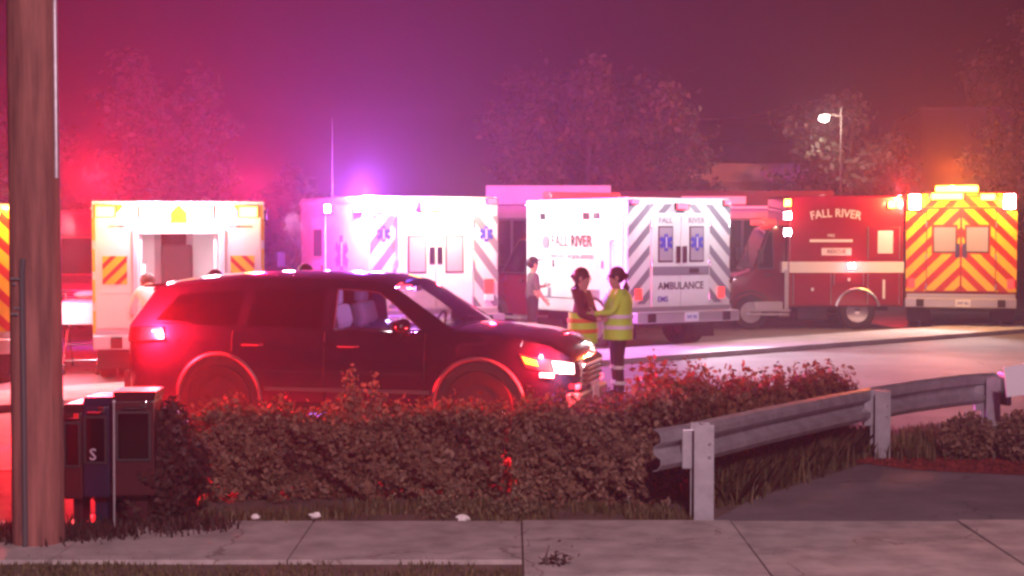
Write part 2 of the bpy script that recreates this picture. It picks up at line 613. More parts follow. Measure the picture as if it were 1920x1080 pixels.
tag(blades('grass', clumped([gnd(10, 1032), gnd(420, 1000), gnd(430, 985), gnd(0, 1000)], 2600, 40, .10), .10, 'dark_leaf', .010), 'dark weeds around the foot of the utility pole', 'grass')

for i, (px, py, s, lb) in enumerate([(868, 977, .075, 'crumpled white paper litter beside the gap between hedges'), (590, 978, .06, 'small pale scrap of paper at the pavement edge under the hedge'), (1182, 938, .05, 'pale bottle cap sized litter at the foot of the denser hedge'), (478, 980, .05, 'flat pale wrapper on the pavement edge near the dark shrub')]):
    g = gnd(px, py, .02)
    m_ = MB().ball((0, 0, s * .35), (s * .75, s * .5, s * .4), 8, 5)
    m_.v = [(x * rng.uniform(.7, 1.2), y * rng.uniform(.7, 1.2), z * rng.uniform(.7, 1.2)) for x, y, z in m_.v]
    o = obj('litter', m_, 'paper', weld=True)
    o.location = (g.x, g.y, .012 if i in (0, 2) else .045)
    tag(o, lb, 'litter')

# ------------------------------------------------------------------ hedges
def hedge(name, label, quad, h, n, material, size=.03, group=None, ragged=.05, kind_='hedge'):
    """quad: front-left, front-right, back-right, back-left corners on the ground"""
    q = [np.array([p[0], p[1]]) for p in quad]
    base = sum(q) / 4
    t = thing(name, label, kind_, (base[0], base[1], 0), 0, group)
    def P(u, v):
        return (q[0] * (1 - u) + q[1] * u) * (1 - v) + (q[3] * (1 - u) + q[2] * u) * v - base
    hh = h if callable(h) else (lambda u: h)
    pts, nr = [], []
    cl = [(rng.random(), rng.random(), rng.uniform(-1, 1)) for _ in range(40)]
    for i in range(n):
        u, v, z = rng.random(), rng.random(), rng.random()
        f = rng.random()
        if f < .45: v = abs(rng.gauss(0, .06)); nn = (0, -1, .2)
        elif f < .62: u = abs(rng.gauss(0, .03)) if rng.random() < .5 else 1 - abs(rng.gauss(0, .03)); nn = (1 if u > .5 else -1, 0, .2)
        elif f < .92: z = 1 - abs(rng.gauss(0, .07)); nn = (0, 0, 1)
        else: nn = (0, 0, 1)
        p = P(u, v)
        hole = math.sin(u * 13 + 1.7) * math.sin(z * 9 + u * 5) + .6 * math.sin(u * 37 + z * 21)
        if hole > .55 and rng.random() < .72: continue
        bump = .07 * math.sin(u * 9 + z * 4) + .05 * math.sin(u * 23 + z * 5) + .04 * math.sin(z * 17 + u * 41 + 1) + .03 * math.sin(u * 70)
        if z < .12 and rng.random() < .65: continue
        top = hh(u) * (1 + .05 * math.sin(u * 8 + 1) + ragged * math.sin(u * 31) * .6 + ragged * math.sin(u * 77 + 2) + (rng.random() ** 6) * ragged * 4)
        pts.append((p[0] + nn[0] * bump, p[1] + nn[1] * bump, max(.03, z * top)))
        nr.append(nn)
    leaves('foliage', pts, nr, size * nrng.choice([.7, .9, 1.0, 1.35], len(pts)), material, t)
    st = MB()
    for i in range(26):
        u, v = rng.uniform(.04, .96), rng.uniform(.15, .85)
        p = P(u, v)
        top = hh(u) * .82
        st.tube([(p[0], p[1], 0), (p[0] + rng.uniform(-.06, .06), p[1] + rng.uniform(-.06, .06), top * .5), (p[0] + rng.uniform(-.15, .15), p[1] + rng.uniform(-.15, .15), top)], [.016, .011, .005], 5)
    obj('stem', st, 'bark', t)
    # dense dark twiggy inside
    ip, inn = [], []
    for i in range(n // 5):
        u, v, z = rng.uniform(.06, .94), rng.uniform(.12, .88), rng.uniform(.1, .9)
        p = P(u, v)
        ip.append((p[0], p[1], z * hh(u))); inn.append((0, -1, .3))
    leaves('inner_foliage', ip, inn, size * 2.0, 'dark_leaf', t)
    return t
hedge('hedge', 'clipped box hedge in front of the dark parked vehicle, open at its end', [(-2.62, 12.85), (-.12, 12.85), (-.02, 13.75), (-2.55, 13.75)], .645, 26000, 'hedge_leaf', .026)
hedge('hedge', 'denser clipped hedge block ending at the first guardrail post', [(.0, 12.6), (1.22, 12.6), (1.75, 13.9), (.04, 13.9)], lambda u: .66 + .12 * u, 20000, 'hedge_leaf', .026)
hedge('hedge', 'rusty brown ragged hedge running behind the guardrail toward the lot', [(1.25, 13.5), (3.22, 15.95), (3.6, 16.9), (1.05, 14.6)], lambda u: .76 - .17 * u, 24000, 'rust_leaf', .028, ragged=.09)
# leafy sprig that rises over the first hedge
g = at(672, 770, 13.55)
t = thing('shrub', 'loose round leaved sprig growing up out of the clipped hedge', 'shrub', (g.x, g.y, 0))
st = MB(); lp = []
for i in range(17):
    a = rng.uniform(-.2, .2)
    tip = Vector((rng.gauss(0, .11), rng.gauss(0, .09), rng.uniform(.72, 1.02)))
    st.tube([(a * .15, 0, .02), tip * .6, tip], [.008, .006, .003], 5)
    for j in range(34):
        f = rng.uniform(.62, 1.03)
        lp.append(tuple(tip * f + Vector((rng.gauss(0, .028), rng.gauss(0, .028), rng.gauss(0, .02)))))
obj('stem', st, 'bark', t)
leaves('foliage', lp, [(0, -1, .5)] * len(lp), .021, 'sprig_leaf', t, aspect=.75)
for px, py, lb in [(826, 985, 'tuft of pale flowering weeds under the end of the clipped hedge'), (965, 985, 'pale weed clump at the gap between the two hedges')]:
    g = gnd(px, py) + Vector((0, .25, 0))
    t = thing('weed', lb, 'plant', (g.x, g.y, 0))
    lp = [(rng.gauss(0, .09), rng.gauss(0, .07), abs(rng.gauss(.09, .06))) for _ in range(420)]
    leaves('foliage', lp, [(0, -1, .6)] * len(lp), .016, 'sprig_leaf', t)
    st = MB()
    for i in range(14):
        st.tube([(0, 0, 0), (rng.gauss(0, .05), rng.gauss(0, .04), .1), (rng.gauss(0, .1), rng.gauss(0, .07), rng.uniform(.1, .2))], [.004, .003, .002], 4)
    obj('stem', st, 'bark', t)
g = gnd(1030, 1075)
t = thing('twig', 'small dark upright twig growing at the pavement joint', 'twig', (g.x, g.y + .05, 0))
st = MB().tube([(0, 0, 0), (-.02, 0, .1), (.0, 0, .17)], [.012, .009, .004], 5).tube([(-.02, 0, .08), (.08, 0, .12), (.16, .01, .09)], [.006, .005, .003], 5).tube([(-.01, 0, .05), (-.07, 0, .1)], [.005, .003], 5)
obj('stem', st, 'bark', t)
leaves('foliage', [(rng.gauss(.05, .05), rng.gauss(0, .03), abs(rng.gauss(.06, .04))) for _ in range(60)], [(0, -1, .5)] * 60, .018, 'dark_leaf', t)

# dark shrub and vending boxes beside the pole
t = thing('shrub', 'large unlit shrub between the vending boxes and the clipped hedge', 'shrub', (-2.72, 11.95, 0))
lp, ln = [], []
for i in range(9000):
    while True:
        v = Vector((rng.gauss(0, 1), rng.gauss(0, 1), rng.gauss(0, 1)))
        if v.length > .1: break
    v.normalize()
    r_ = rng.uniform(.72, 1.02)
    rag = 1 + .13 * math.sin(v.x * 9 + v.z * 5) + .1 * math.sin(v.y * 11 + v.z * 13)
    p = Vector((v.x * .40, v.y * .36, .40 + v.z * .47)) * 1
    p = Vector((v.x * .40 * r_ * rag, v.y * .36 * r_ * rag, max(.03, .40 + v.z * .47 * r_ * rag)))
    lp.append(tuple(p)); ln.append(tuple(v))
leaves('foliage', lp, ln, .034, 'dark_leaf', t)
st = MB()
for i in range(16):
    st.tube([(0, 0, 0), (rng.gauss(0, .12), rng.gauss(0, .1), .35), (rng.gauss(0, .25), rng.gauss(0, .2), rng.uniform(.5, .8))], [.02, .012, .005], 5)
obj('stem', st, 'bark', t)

def vending_box(px, wpx, h, m, label, letter=None, Y=11.55):
    s = FPX / Y
    t = thing('newspaper_box', label, 'newspaper box', ((px - 960) / s, Y, 0), R(rng.uniform(-4, 4)), 'newspaper boxes beside the utility pole')
    W = wpx / s; D = .40
    b = MB().box((0, D / 2, h * .60), (W, D, h * .68))
    obj('cabinet', b, m, t, bevel=.012)
    obj('plinth', MB().box((0, D / 2, .03), (W * 1.02, D * .9, .06)), 'black_plastic', t, bevel=.006)
    obj('pedestal', MB().box((0, D / 2, h * .15), (W * .5, D * .5, h * .25)), m, t, bevel=.01)
    f = MB()
    z0, z1, e = h * .52, h * .86, .016
    for c, d in [((0, -.012, z0), (W * .8, .024, e)), ((0, -.012, z1), (W * .8, .024, e)), ((-W * .4, -.012, (z0 + z1) / 2), (e, .022, z1 - z0)), ((W * .4, -.012, (z0 + z1) / 2), (e, .022, z1 - z0))]:
        f.box(c, d)
    dr = obj('door', f, 'black_plastic', t)
    obj('pane', MB().box((0, -.006, (z0 + z1) / 2), (W * .78, .006, z1 - z0 - .01)), 'tinted_glass', dr)
    obj('handle', MB().tube([(-W * .25, -.04, z1 + .035), (W * .25, -.04, z1 + .035)], .008, 6), 'chrome', dr)
    obj('coin_slot', MB().box((W * .25, -.015, h * .915), (.045, .03, .04)), 'chrome', t, bevel=.004)
    top = MB().prism([(-.01, h * .94), (D + .01, h * .94), (D + .01, h * 1.0), (.06, h * 1.0)], lambda y, z: (-W / 2 - .008, y, z), lambda y, z: (W / 2 + .008, y, z))
    obj('hood', top, m, t, bevel=.006)
    if letter:
        lettering(t, letter, .12, (-.015, -.030, h * .58), FRONTY, 'frosted')
    return t
vending_box(133, 36, .93, 'box_red', 'narrow dark newspaper box squeezed against the utility pole')
vending_box(177, 50, .98, 'box_navy', 'navy newspaper box with a white letter on its front', 'S')
vending_box(248, 76, 1.02, 'box_red', 'wide dark red newspaper box with pale rimmed hood')
g = gnd(211, 1000)
t = thing('stake', 'thin pale stake standing between the navy and the dark red boxes', 'stake', ((211 - 960) / 262., 11.43, 0))
obj('rod', MB().tube([(0, 0, 0), (.005, 0, .96)], .008, 6), 'galvanised', t)
obj('cap', MB().ball((.005, 0, .965), .014, 8, 6), 'galvanised', t)

# ------------------------------------------------------------------ utility pole, and the added lamp behind the viewpoint
PX, PY = (66 - 960) / 272.7, 11.0
t = thing('utility_pole', 'weathered wooden utility pole beside the pavement and newspaper boxes', 'utility pole', (PX, PY, 0))
prof = []
b = MB()
rows = []
for i in range(40):
    z = i * 9.2 / 39
    r0 = .176 - .0028 * z
    rows.append([(math.cos(q) * (r0 + .004 * math.sin(5 * q + z * .6) + .0025 * math.sin(17 * q)), math.sin(q) * (r0 + .004 * math.sin(5 * q + z * .6) + .0025 * math.sin(17 * q)), z - .02) for q in [2 * math.pi * j / 40 for j in range(41)]])
b.grid(rows)
obj('pole', b, 'pole_wood', t, smooth=True)
obj('wire_cover', MB().tube([(-.035, -.182, 0), (-.035, -.181, 1.0), (-.035, -.178, 1.92), (-.03, -.172, 2.0)], .020, 8), 'grey_trim', t, smooth=True)
obj('cable', MB().tube([(.166, -.05, 2.55), (.166, -.05, 4.0), (.162, -.05, 6.5), (.155, -.03, 8.8)], .014, 8), 'galvanised', t, smooth=True)
for z, x, wd in [(1.865, -.095, .085), (1.83, -.10, .03), (1.665, -.082, .06), (1.625, -.10, .07)]:
    obj('metal_tag', MB().box((x, -.153, z), (wd, .008, .016), Matrix.Rotation(R(-33), 3, 'Z')), 'galvanised', t, bevel=.003)
# unseen street lamp added behind the viewpoint to light the pavement and hedges
t = thing('street_lamp', 'unseen street lamp added behind the viewpoint to light the pavement and hedges', 'street lamp', (2.6, -5.0, 0))
obj('pole', MB().tube([(0, 0, 0), (0, 0, 4), (0, 0, 8.6)], [.10, .08, .06], 10), 'galvanised', t, smooth=True)
obj('arm', MB().tube([(0, 0, 8.5), (-.3, .5, 8.95), (-.8, 1.6, 9.02)], [.04, .035, .03], 8), 'galvanised', t, smooth=True)
lh = obj('lamp_head', MB().ball((-.85, 1.85, 8.99), (.2, .36, .08), 12, 6), 'galvanised', t, smooth=True)
obj('bulb', MB().ball((-.85, 1.85, 8.92), (.12, .2, .05), 12, 6), 'street_bulb', lh, smooth=True)
light('street_lamp_light', t, (-.85, 1.9, 8.8), 12600, (1, .62, .74), .18, 'SPOT', (-.06, 1, -.62), spot=58)

# ------------------------------------------------------------------ guardrail
t = thing('guardrail', 'galvanised corrugated guardrail on steel posts along the driveway', 'guardrail', (1.365, 12.1, 0))
o0 = Vector((1.365, 12.1, 0))
path = [(1.13, 11.86, .545), (1.4, 12.18, .545), (2.2, 13.45, .53), (3.0, 14.65, .515), (3.55, 15.42, .505), (4.1, 15.95, .52), (4.7, 16.35, .545), (5.05, 16.5, .55)]
w_prof = [(.0, -.155), (.045, -.14), (.07, -.105), (.07, -.065), (.01, -.03), (.0, 0), (.01, .03), (.07, .065), (.07, .105), (.045, .14), (.0, .155)]
rows = []
for i, p in enumerate(path):
    a_, b_ = Vector(path[max(i - 1, 0)]), Vector(path[min(i + 1, len(path) - 1)])
    d = (b_ - a_); d.z = 0; d.normalize()
    nn = Vector((d.y, -d.x, 0))          # towards the driveway
    rows.append([Vector(p) - o0 + nn * (q[0] - .10) + Vector((0, 0, q[1])) for q in w_prof])
obj('rail', MB().grid(rows), 'galvanised', t, solid=.006, smooth=False)
d1 = Vector((2.1, 3.25, 0)).normalized()
for (x, y, h) in [(1.365, 12.1, .735), (3.46, 15.35, .66), (4.86, 16.5, .68)]:
    m3 = Matrix.Rotation(math.atan2(-d1.x, d1.y) + R(38), 3, 'Z')
    p = MB()
    c = Vector((x, y, 0)) - o0 + Vector((.07, -.07, 0))
    for dx, dy, sx, sy in [(0, -.072, .15, .010), (0, .072, .15, .010), (0, 0, .010, .134)]:
        p.box(c + m3 @ Vector((dx, dy, h / 2)), (sx, sy, h), m3)
    po = obj('post', p, 'galvanised', t)
    bl = MB().box(c + m3 @ Vector((0, .02, h - .2)) + Vector((-.10, .05, 0)), (.09, .06, .3), m3)
    obj('spacer_block', bl, 'galvanised', po, bevel=.006)
    for z in (h - .14, h - .24):
        obj('bolt', MB().tube([c + m3 @ Vector((.04, -.075, z)), c + m3 @ Vector((.04, -.092, z))], .013, 6), 'steel', po)
obj('end_cap', MB().box(Vector((5.07, 16.42, .56)) - o0, (.05, .18, .34), Matrix.Rotation(R(20), 3, 'Z')), 'galvanised', t, bevel=.02)
# white board at the far end of the rail, with weeds
t = thing('sign_board', 'blank white board on a short post among weeds past the guardrail', 'sign', (5.06, 15.6, 0), R(6))
obj('board', MB().box((0, 0, .74), (.50, .02, .30), Matrix.Rotation(R(-7), 3, 'Y')), 'sign_white', t, bevel=.006)
obj('post', MB().box((0, .04, .42), (.05, .05, .84)), 'galvanised', t, bevel=.004)
for x, y, r_, h, lb in [(4.35, 15.2, .28, .42, 'low weedy bush just past the second guardrail post'), (4.9, 15.05, .34, .48, 'taller green weedy bush under the white board')]:
    t = thing('bush', lb, 'bush', (x, y, 0))
    lp = []
    for i in range(1700):
        v = Vector((rng.gauss(0, 1), rng.gauss(0, 1), rng.gauss(0, 1))).normalized() * rng.uniform(.5, 1.05)
        lp.append((v.x * r_, v.y * r_ * .8, max(.02, h * .5 + v.z * h * .55)))
    leaves('foliage', lp, [(0, -1, .5)] * len(lp), .030, 'hedge_leaf', t)
    st = MB()
    for i in range(10):
        st.tube([(0, 0, 0), (rng.gauss(0, .12), rng.gauss(0, .1), h * .8)], [.008, .004], 5)
    obj('stem', st, 'bark', t)

# ------------------------------------------------------------------ trees
def tree(label, x, y, h, wd, n, seed, zc=None, leaf='tree_leaf', size=.115, group='trees behind the lot'):
    r0 = random.Random(seed)
    t = thing('tree', label, 'tree', (x, y, 0), 0, group)
    tb = MB()
    tips = []
    z0 = h * .22
    tb.tube([(0, 0, 0), (r0.uniform(-.1, .1), 0, z0), (r0.uniform(-.2, .2), r0.uniform(-.2, .2), h * .6), (r0.uniform(-.2, .2), 0, h * .96)], [.17, .13, .08, .02], 8)
    for i in range(34):
        f = r0.uniform(.2, .92)
        a = r0.uniform(0, 2 * math.pi)
        env = wd / 2 * (math.sin(math.pi * min(1, (f - .1) / .98)) ** .75) * r0.uniform(.65, 1.12)
        L = env
        p0_ = Vector((0, 0, h * f * .85))
        p2 = p0_ + Vector((math.cos(a) * L, math.sin(a) * L, h * .10 + L * r0.uniform(.15, .5)))
        p2.z = min(p2.z, h)
        pm = (p0_ + p2) / 2 + Vector((0, 0, -.12))
        tb.tube([p0_, pm, p2], [.075 * (1.1 - f), .05 * (1.1 - f), .014], 5)
        for j in range(5):
            q = p0_.lerp(p2, r0.uniform(.5, 1.05)) + Vector((r0.gauss(0, .2), r0.gauss(0, .2), r0.gauss(0, .16)))
            tips.append((q, r0.uniform(.14, .36) * wd / 5))
    for j in range(9):
        tips.append((Vector((r0.gauss(0, .2), r0.gauss(0, .2), h * r0.uniform(.86, 1.0))), .2))
    obj('trunk', tb, 'bark', t)
    pts, nr = [], []
    for i in range(n):
        q, s = tips[r0.randrange(len(tips))]
        v = Vector((r0.gauss(0, s), r0.gauss(0, s), r0.gauss(0, s * .85)))
        pts.append(tuple(q + v)); nr.append(tuple(v.normalized() + Vector((0, 0, .4))))
    leaves('crown', pts, nr, size, leaf, t)
    return t
tree('broad bushy tree rising behind the flat roofed shop', 2.2, 46.5, 7.0, 5.6, 17000, 3)
tree('slim tree beside the broad bushy one above the shop', 4.9, 47.5, 6.0, 1.9, 4600, 5)
tree('rounded tree around the lit street lamp', 10.3, 49, 6.3, 4.2, 12000, 9)
tree('tall tree at the picture edge above the chevron ambulance', 16.3, 50, 8.9, 4.4, 11000, 13)
tree('tall pale tree standing in the violet glow behind the open ambulance', -10.0, 42, 6.9, 2.1, 7000, 17)
tree('lower pale tree next to the tall one in the violet glow', -8.2, 43, 6.4, 1.7, 5000, 19)
tree('spreading tree behind the utility pole', -15.2, 46, 6.0, 4.5, 8000, 21)
# far woods
lp, ln = [], []
for i in range(26000):
    x = rng.uniform(-62, 62)
    top = 3.6 + 1.1 * math.sin(x * .35) + .8 * math.sin(x * .93 + 1) + .4 * math.sin(x * 2.3)
    lp.append((x, 92 + rng.uniform(0, 6), rng.random() ** .7 * top)); ln.append((0, -1, .4))
o = leaves('woods', lp, ln, .38, 'tree_leaf')
tag(o, 'far dark belt of trees closing off the lot', 'trees', None, 'stuff')

# ------------------------------------------------------------------ buildings
def facade_window(t, x, y, z, wd, h, panes=2):
    f = MB()
    e = .06
    for c, d in [((x, y, z - h / 2), (wd + e, .10, e)), ((x, y, z + h / 2), (wd + e, .10, e)), ((x - wd / 2, y, z), (e, .094, h)), ((x + wd / 2, y, z), (e, .094, h))]:
        f.box(c, d)
    for i in range(1, panes):
        f.box((x - wd / 2 + wd * i / panes, y, z), (e * .8, .09, h))
    w_ = obj('window', f, 'grey_trim', t)
    for i in range(panes):
        obj('pane', MB().box((x - wd / 2 + wd * (i + .5) / panes, y + .01, z), (wd / panes - e, .012, h - e)), 'ambulance_glass', w_)
t = thing('shop_building', 'long single storey flat roofed shop with a pale fascia behind the ambulances', 'building', (3.0, 40, 0))
obj('wall', MB().box((.2, 3.0, 1.4), (9.2, 6, 2.8)), 'wall_stucco', t)
obj('roof', MB().box((-2.1, 2.9, 3.05), (3.1, 6.5, .48)), 'fascia_white', t, bevel=.02)
obj('lower_roof', MB().box((2.25, 2.95, 2.98), (5.5, 6.3, .36)), 'wall_maroon', t, bevel=.02)
obj('trim', MB().box((2.25, -.30, 2.74), (5.5, .12, .05)), 'white_paint', t)
obj('lower_fascia', MB().box((2.0, -.25, 2.92), (1.6, .08, .2)), 'fascia_white', t, bevel=.01)
for x, wd, pn in [(-3.0, 1.0, 2), (-1.6, 1.3, 2), (.4, 1.6, 2), (2.75, .9, 2), (4.0, .8, 1)]:
    facade_window(t, x, -.03, 1.7, wd, 1.5, pn)
db = MB().box((3.42, -.03, 1.05), (.5, .06, 2.1))
dr = obj('door', db, 'wall_maroon', t, bevel=.01)
obj('handle', MB().tube([(3.6, -.09, 1.0), (3.6, -.09, 1.25)], .015, 6), 'steel', dr)
t = thing('annex_building', 'plain pale roofed annex rising behind the shop roof', 'building', (7.6, 54, 0))
obj('wall', MB().box((0, 2.5, 1.9), (4.4, 5, 3.8)), 'wall_stucco', t)
obj('roof', MB().box((0, 2.4, 4.1), (4.8, 5.4, .62)), 'fascia_white', t, bevel=.02)
facade_window(t, -1, -.03, 2.4, 1.2, 1.0)
facade_window(t, 1, -.03, 2.4, 1.2, 1.0)
t = thing('house', 'dim flat roofed two storey house between the trees', 'building', (9.6, 74, 0))
obj('wall', MB().box((0, 3, 3.1), (6.4, 6, 6.2)), 'wall_stucco', t)
rf = MB().prism([(-.5, 6.2), (6.5, 6.2), (6.5, 6.5), (-.5, 7.0)], lambda y, z: (-3.6, y, z), lambda y, z: (3.6, y, z))
obj('roof', rf, 'wall_maroon', t)
for x in (-2.2, -.6, 1.2):
    facade_window(t, x, -.03, 4.6, .9, 1.3, 1)
t = thing('pale_block', 'tall pale windowless block behind the chevron ambulance', 'building', (24.2, 84, 0), R(-6))
obj('wall', MB().box((0, 5, 4.2), (5.4, 10, 8.4)), 'fascia_white', t)
obj('parapet', MB().box((0, 5, 8.5), (5.6, 10.2, .2)), 'white_paint', t)
# street lamp among the trees
g = at(1545, 222, 46.2)
t = thing('street_lamp', 'tall street lamp with a bright white lamp head in the tree', 'street lamp', (g.x + .5, 46.2, 0))
obj('pole', MB().tube([(0, 0, 0), (0, 0, 3), (0, 0, 5.7)], [.045, .035, .022], 8), 'bark', t, smooth=True)
obj('arm', MB().tube([(0, 0, 5.6), (-.05, 0, g.z + .06), (-.25, 0, g.z + .12)], [.03, .025, .02], 8), 'bark', t, smooth=True)
hd = obj('lamp_head', MB().ball((-.45, 0, g.z + .1), (.16, .10, .05), 12, 6), 'bark', t, smooth=True)
obj('bulb', MB().ball((-.5, 0, g.z), (.14, .12, .10), 12, 8), 'street_bulb', hd, smooth=True)
light('street_lamp_light', t, (-.5, -.25, g.z - .05), 240, (1, .9, .86), .1)
# overhead line
pa, pb = at(1262, 222, 60), at(1500, 193, 60)
wr = MB()
pts = []
for i in range(13):
    f = -.3 + i * 1.6 / 12
    q = pa.lerp(pb, f); q.z -= .25 * math.sin(math.pi * min(1, max(0, f)))
    pts.append(q)
wr.tube(pts, .03, 5)
tag(obj('overhead_wire', wr, 'galvanised'), 'thin overhead wire sagging across the night sky to the lamp tree', 'wire')
# ================================================================== AMBULANCES
def clip(poly, a, b, c):
    """keep a*y + b*z <= c"""
    out = []
    for i in range(len(poly)):
        p, q = poly[i - 1], poly[i]
        dp, dq = a * p[0] + b * p[1] - c, a * q[0] + b * q[1] - c
        if (dp <= 0) != (dq <= 0):
            f = dp / (dp - dq)
            out.append((p[0] + (q[0] - p[0]) * f, p[1] + (q[1] - p[1]) * f))
        if dq <= 0:
            out.append(q)
    return out

def chevrons(parent, rects, x, material, period, width, phase=0.0, slope=1.0, th=.004, face='rear'):
    """inverted-V tape bands on flat rear panels; each tape piece is a part"""
    for (y0, y1, z0, z1) in rects:
        spans = [(y0, y1)] if y0 * y1 >= 0 else [(y0, 0), (0, y1)]
        for (a, b) in spans:
            s = 1 if (a + b) > 0 else -1
            cs = [z + slope * s * y for y in (a, b) for z in (z0, z1)]
            k = math.floor((min(cs) - phase) / period) - 1
            while phase + k * period < max(cs):
                c0, c1 = phase + k * period, phase + k * period + width
                p = [(a, z0), (b, z0), (b, z1), (a, z1)]
                p = clip(p, slope * s, 1, c1)
                p = clip(p, -slope * s, -1, -c0) if p else p
                k += 1
                if len(p) < 3:
                    continue
                ar = abs(sum(p[i - 1][0] * p[i][1] - p[i][0] * p[i - 1][1] for i in range(len(p)))) / 2
                if ar < .0015:
                    continue
                if face == 'rear':
                    m_ = MB().prism(p, lambda y, z: (x, y, z), lambda y, z: (x - th, y, z))
                else:
                    m_ = MB().prism(p, lambda y, z: (y, x, z), lambda y, z: (y, x + th, z))
                obj('stripe', m_, material, parent, weld=False)

def star_emblem(parent, c, r, face='rear', th=.006, material='decal_blue'):
    b = MB()
    for k in range(3):
        m3 = Matrix.Rotation(k * math.pi / 3, 3, 'X' if face == 'rear' else 'Y')
        d = (th + k * .001, r * .52, r * 2) if face == 'rear' else (r * .52, th + k * .001, r * 2)
        b.box((0, 0, 0), d, m3)
    b.v = [(x + c[0], y + c[1], z + c[2]) for x, y, z in b.v]
    o = obj('emblem', b, material, parent)
    off = -th if face == 'rear' else th
    st = MB().box((c[0] + (off if face == 'rear' else 0), c[1] + (0 if face == 'rear' else off), c[2]), (.006, r * .12, r * 1.3) if face == 'rear' else (r * .12, .006, r * 1.3))
    obj('staff', st, 'reflective_white', o)

def warn_lamp(parent, c, d, lens, name='warning_lamp', housing='black_plastic'):
    x, y, z = c
    h = obj(name, MB().box((x, y, z), d), housing, parent, bevel=min(d) * .15)
    ax = 0 if d[0] <= d[1] else 1
    s = -1 if ax == 0 else 1
    cc = [x, y, z]; dd = [q * .84 for q in d]
    cc[ax] += s * d[ax] * .5; dd[ax] = .014
    obj('lens', MB().box(cc, dd), lens, h, bevel=.004)
    return h

def cab(t, Lm, W, paint, Lc=2.15, hood_z=1.18, roof_z=2.12):
    """van style cab and bonnet ahead of the module, local +x forward"""
    hw = W * .43
    def fw(z):  # half width against height
        return hw * (1.0 if z < 1.25 else 1 - .14 * (z - 1.25) / .9)
    prof = [(Lm + .002, .48), (Lm + Lc * .98, .48), (Lm + Lc, .62), (Lm + Lc, hood_z - .16), (Lm + Lc * .94, hood_z - .02), (Lm + Lc * .60, hood_z + .10), (Lm + Lc * .30, roof_z - .06), (Lm + Lc * .20, roof_z), (Lm + .002, roof_z)]
    b = MB().prism(prof, lambda x, z: (x, -fw(z), z), lambda x, z: (x, fw(z), z))
    c_ = obj('cab', b, paint, t, bevel=.04, smooth=True)
    ws = [(Lm + Lc * .592, hood_z + .14), (Lm + Lc * .322, roof_z - .11)]
    rows = [[(x + .016, y * fw(z) * .88, z + .008) for y in (-1, -.5, 0, .5, 1)] for x, z in ws]
    obj('windshield', MB().grid(rows), 'ambulance_glass', c_, solid=.006)
    for s in (-1, 1):
        wp = [(Lm + .30, hood_z + .14), (Lm + Lc * .54, hood_z + .14), (Lm + Lc * .32, roof_z - .14), (Lm + .30, roof_z - .14)]
        k = MB().prism(wp, lambda x, z: (x, s * (fw(z) + .002), z), lambda x, z: (x, s * (fw(z) + .012), z))
        obj('side_window', k, 'ambulance_glass', c_)
        fr = MB()
        for i in range(4):
            a, q = wp[i - 1], wp[i]
            fr.tube([(a[0], s * (fw(a[1]) + .008), a[1]), (q[0], s * (fw(q[1]) + .008), q[1])], .016, 6)
        obj('window_frame', fr, 'black_plastic', c_)
        obj('door_handle', MB().box((Lm + .42, s * (hw + .015), hood_z), (.16, .03, .035)), 'black_plastic', c_, bevel=.006)
        mr = MB().box((Lm + Lc * .52, s * (hw + .20), hood_z + .42), (.10, .18, .30))
        mm = obj('mirror', mr, 'black_plastic', t, bevel=.02)
        obj('bracket', MB().tube([(Lm + Lc * .52, s * (hw - .02), hood_z + .30), (Lm + Lc * .52, s * (hw + .14), hood_z + .34)], .015, 6), 'black_plastic', mm)
        warn_hd = obj('headlight', MB().box((Lm + Lc + .002, s * hw * .78, .92), (.03, .24, .2)), 'reflective_white', t, bevel=.01)
        obj('step', MB().box((Lm + Lc * .33, s * (hw + .03), .42), (.9, .2, .05)), 'diamond_plate', t, bevel=.006)
        wheel(t, (Lm + Lc * .66, s * (hw - .08), .38), .38, .24, s)
        ar = MB()
        pts = [(Lm + Lc * .66 + .46 * math.cos(a), s * (hw + .004), .38 + .46 * math.sin(a)) for a in np.linspace(.25, math.pi - .1, 14)]
        obj('wheel_arch', MB().tube(pts, .025, 6), 'black_plastic', t)
    gr = MB()
    for i in range(6):
        gr.box((Lm + Lc + .012, 0, .72 + i * .06), (.03, hw * 1.1, .025))
    obj('grille', gr, 'chrome', t)
    obj('bumper', MB().box((Lm + Lc + .06, 0, .52), (.16, W * .88, .2)), 'chrome', t, bevel=.03)
    return c_

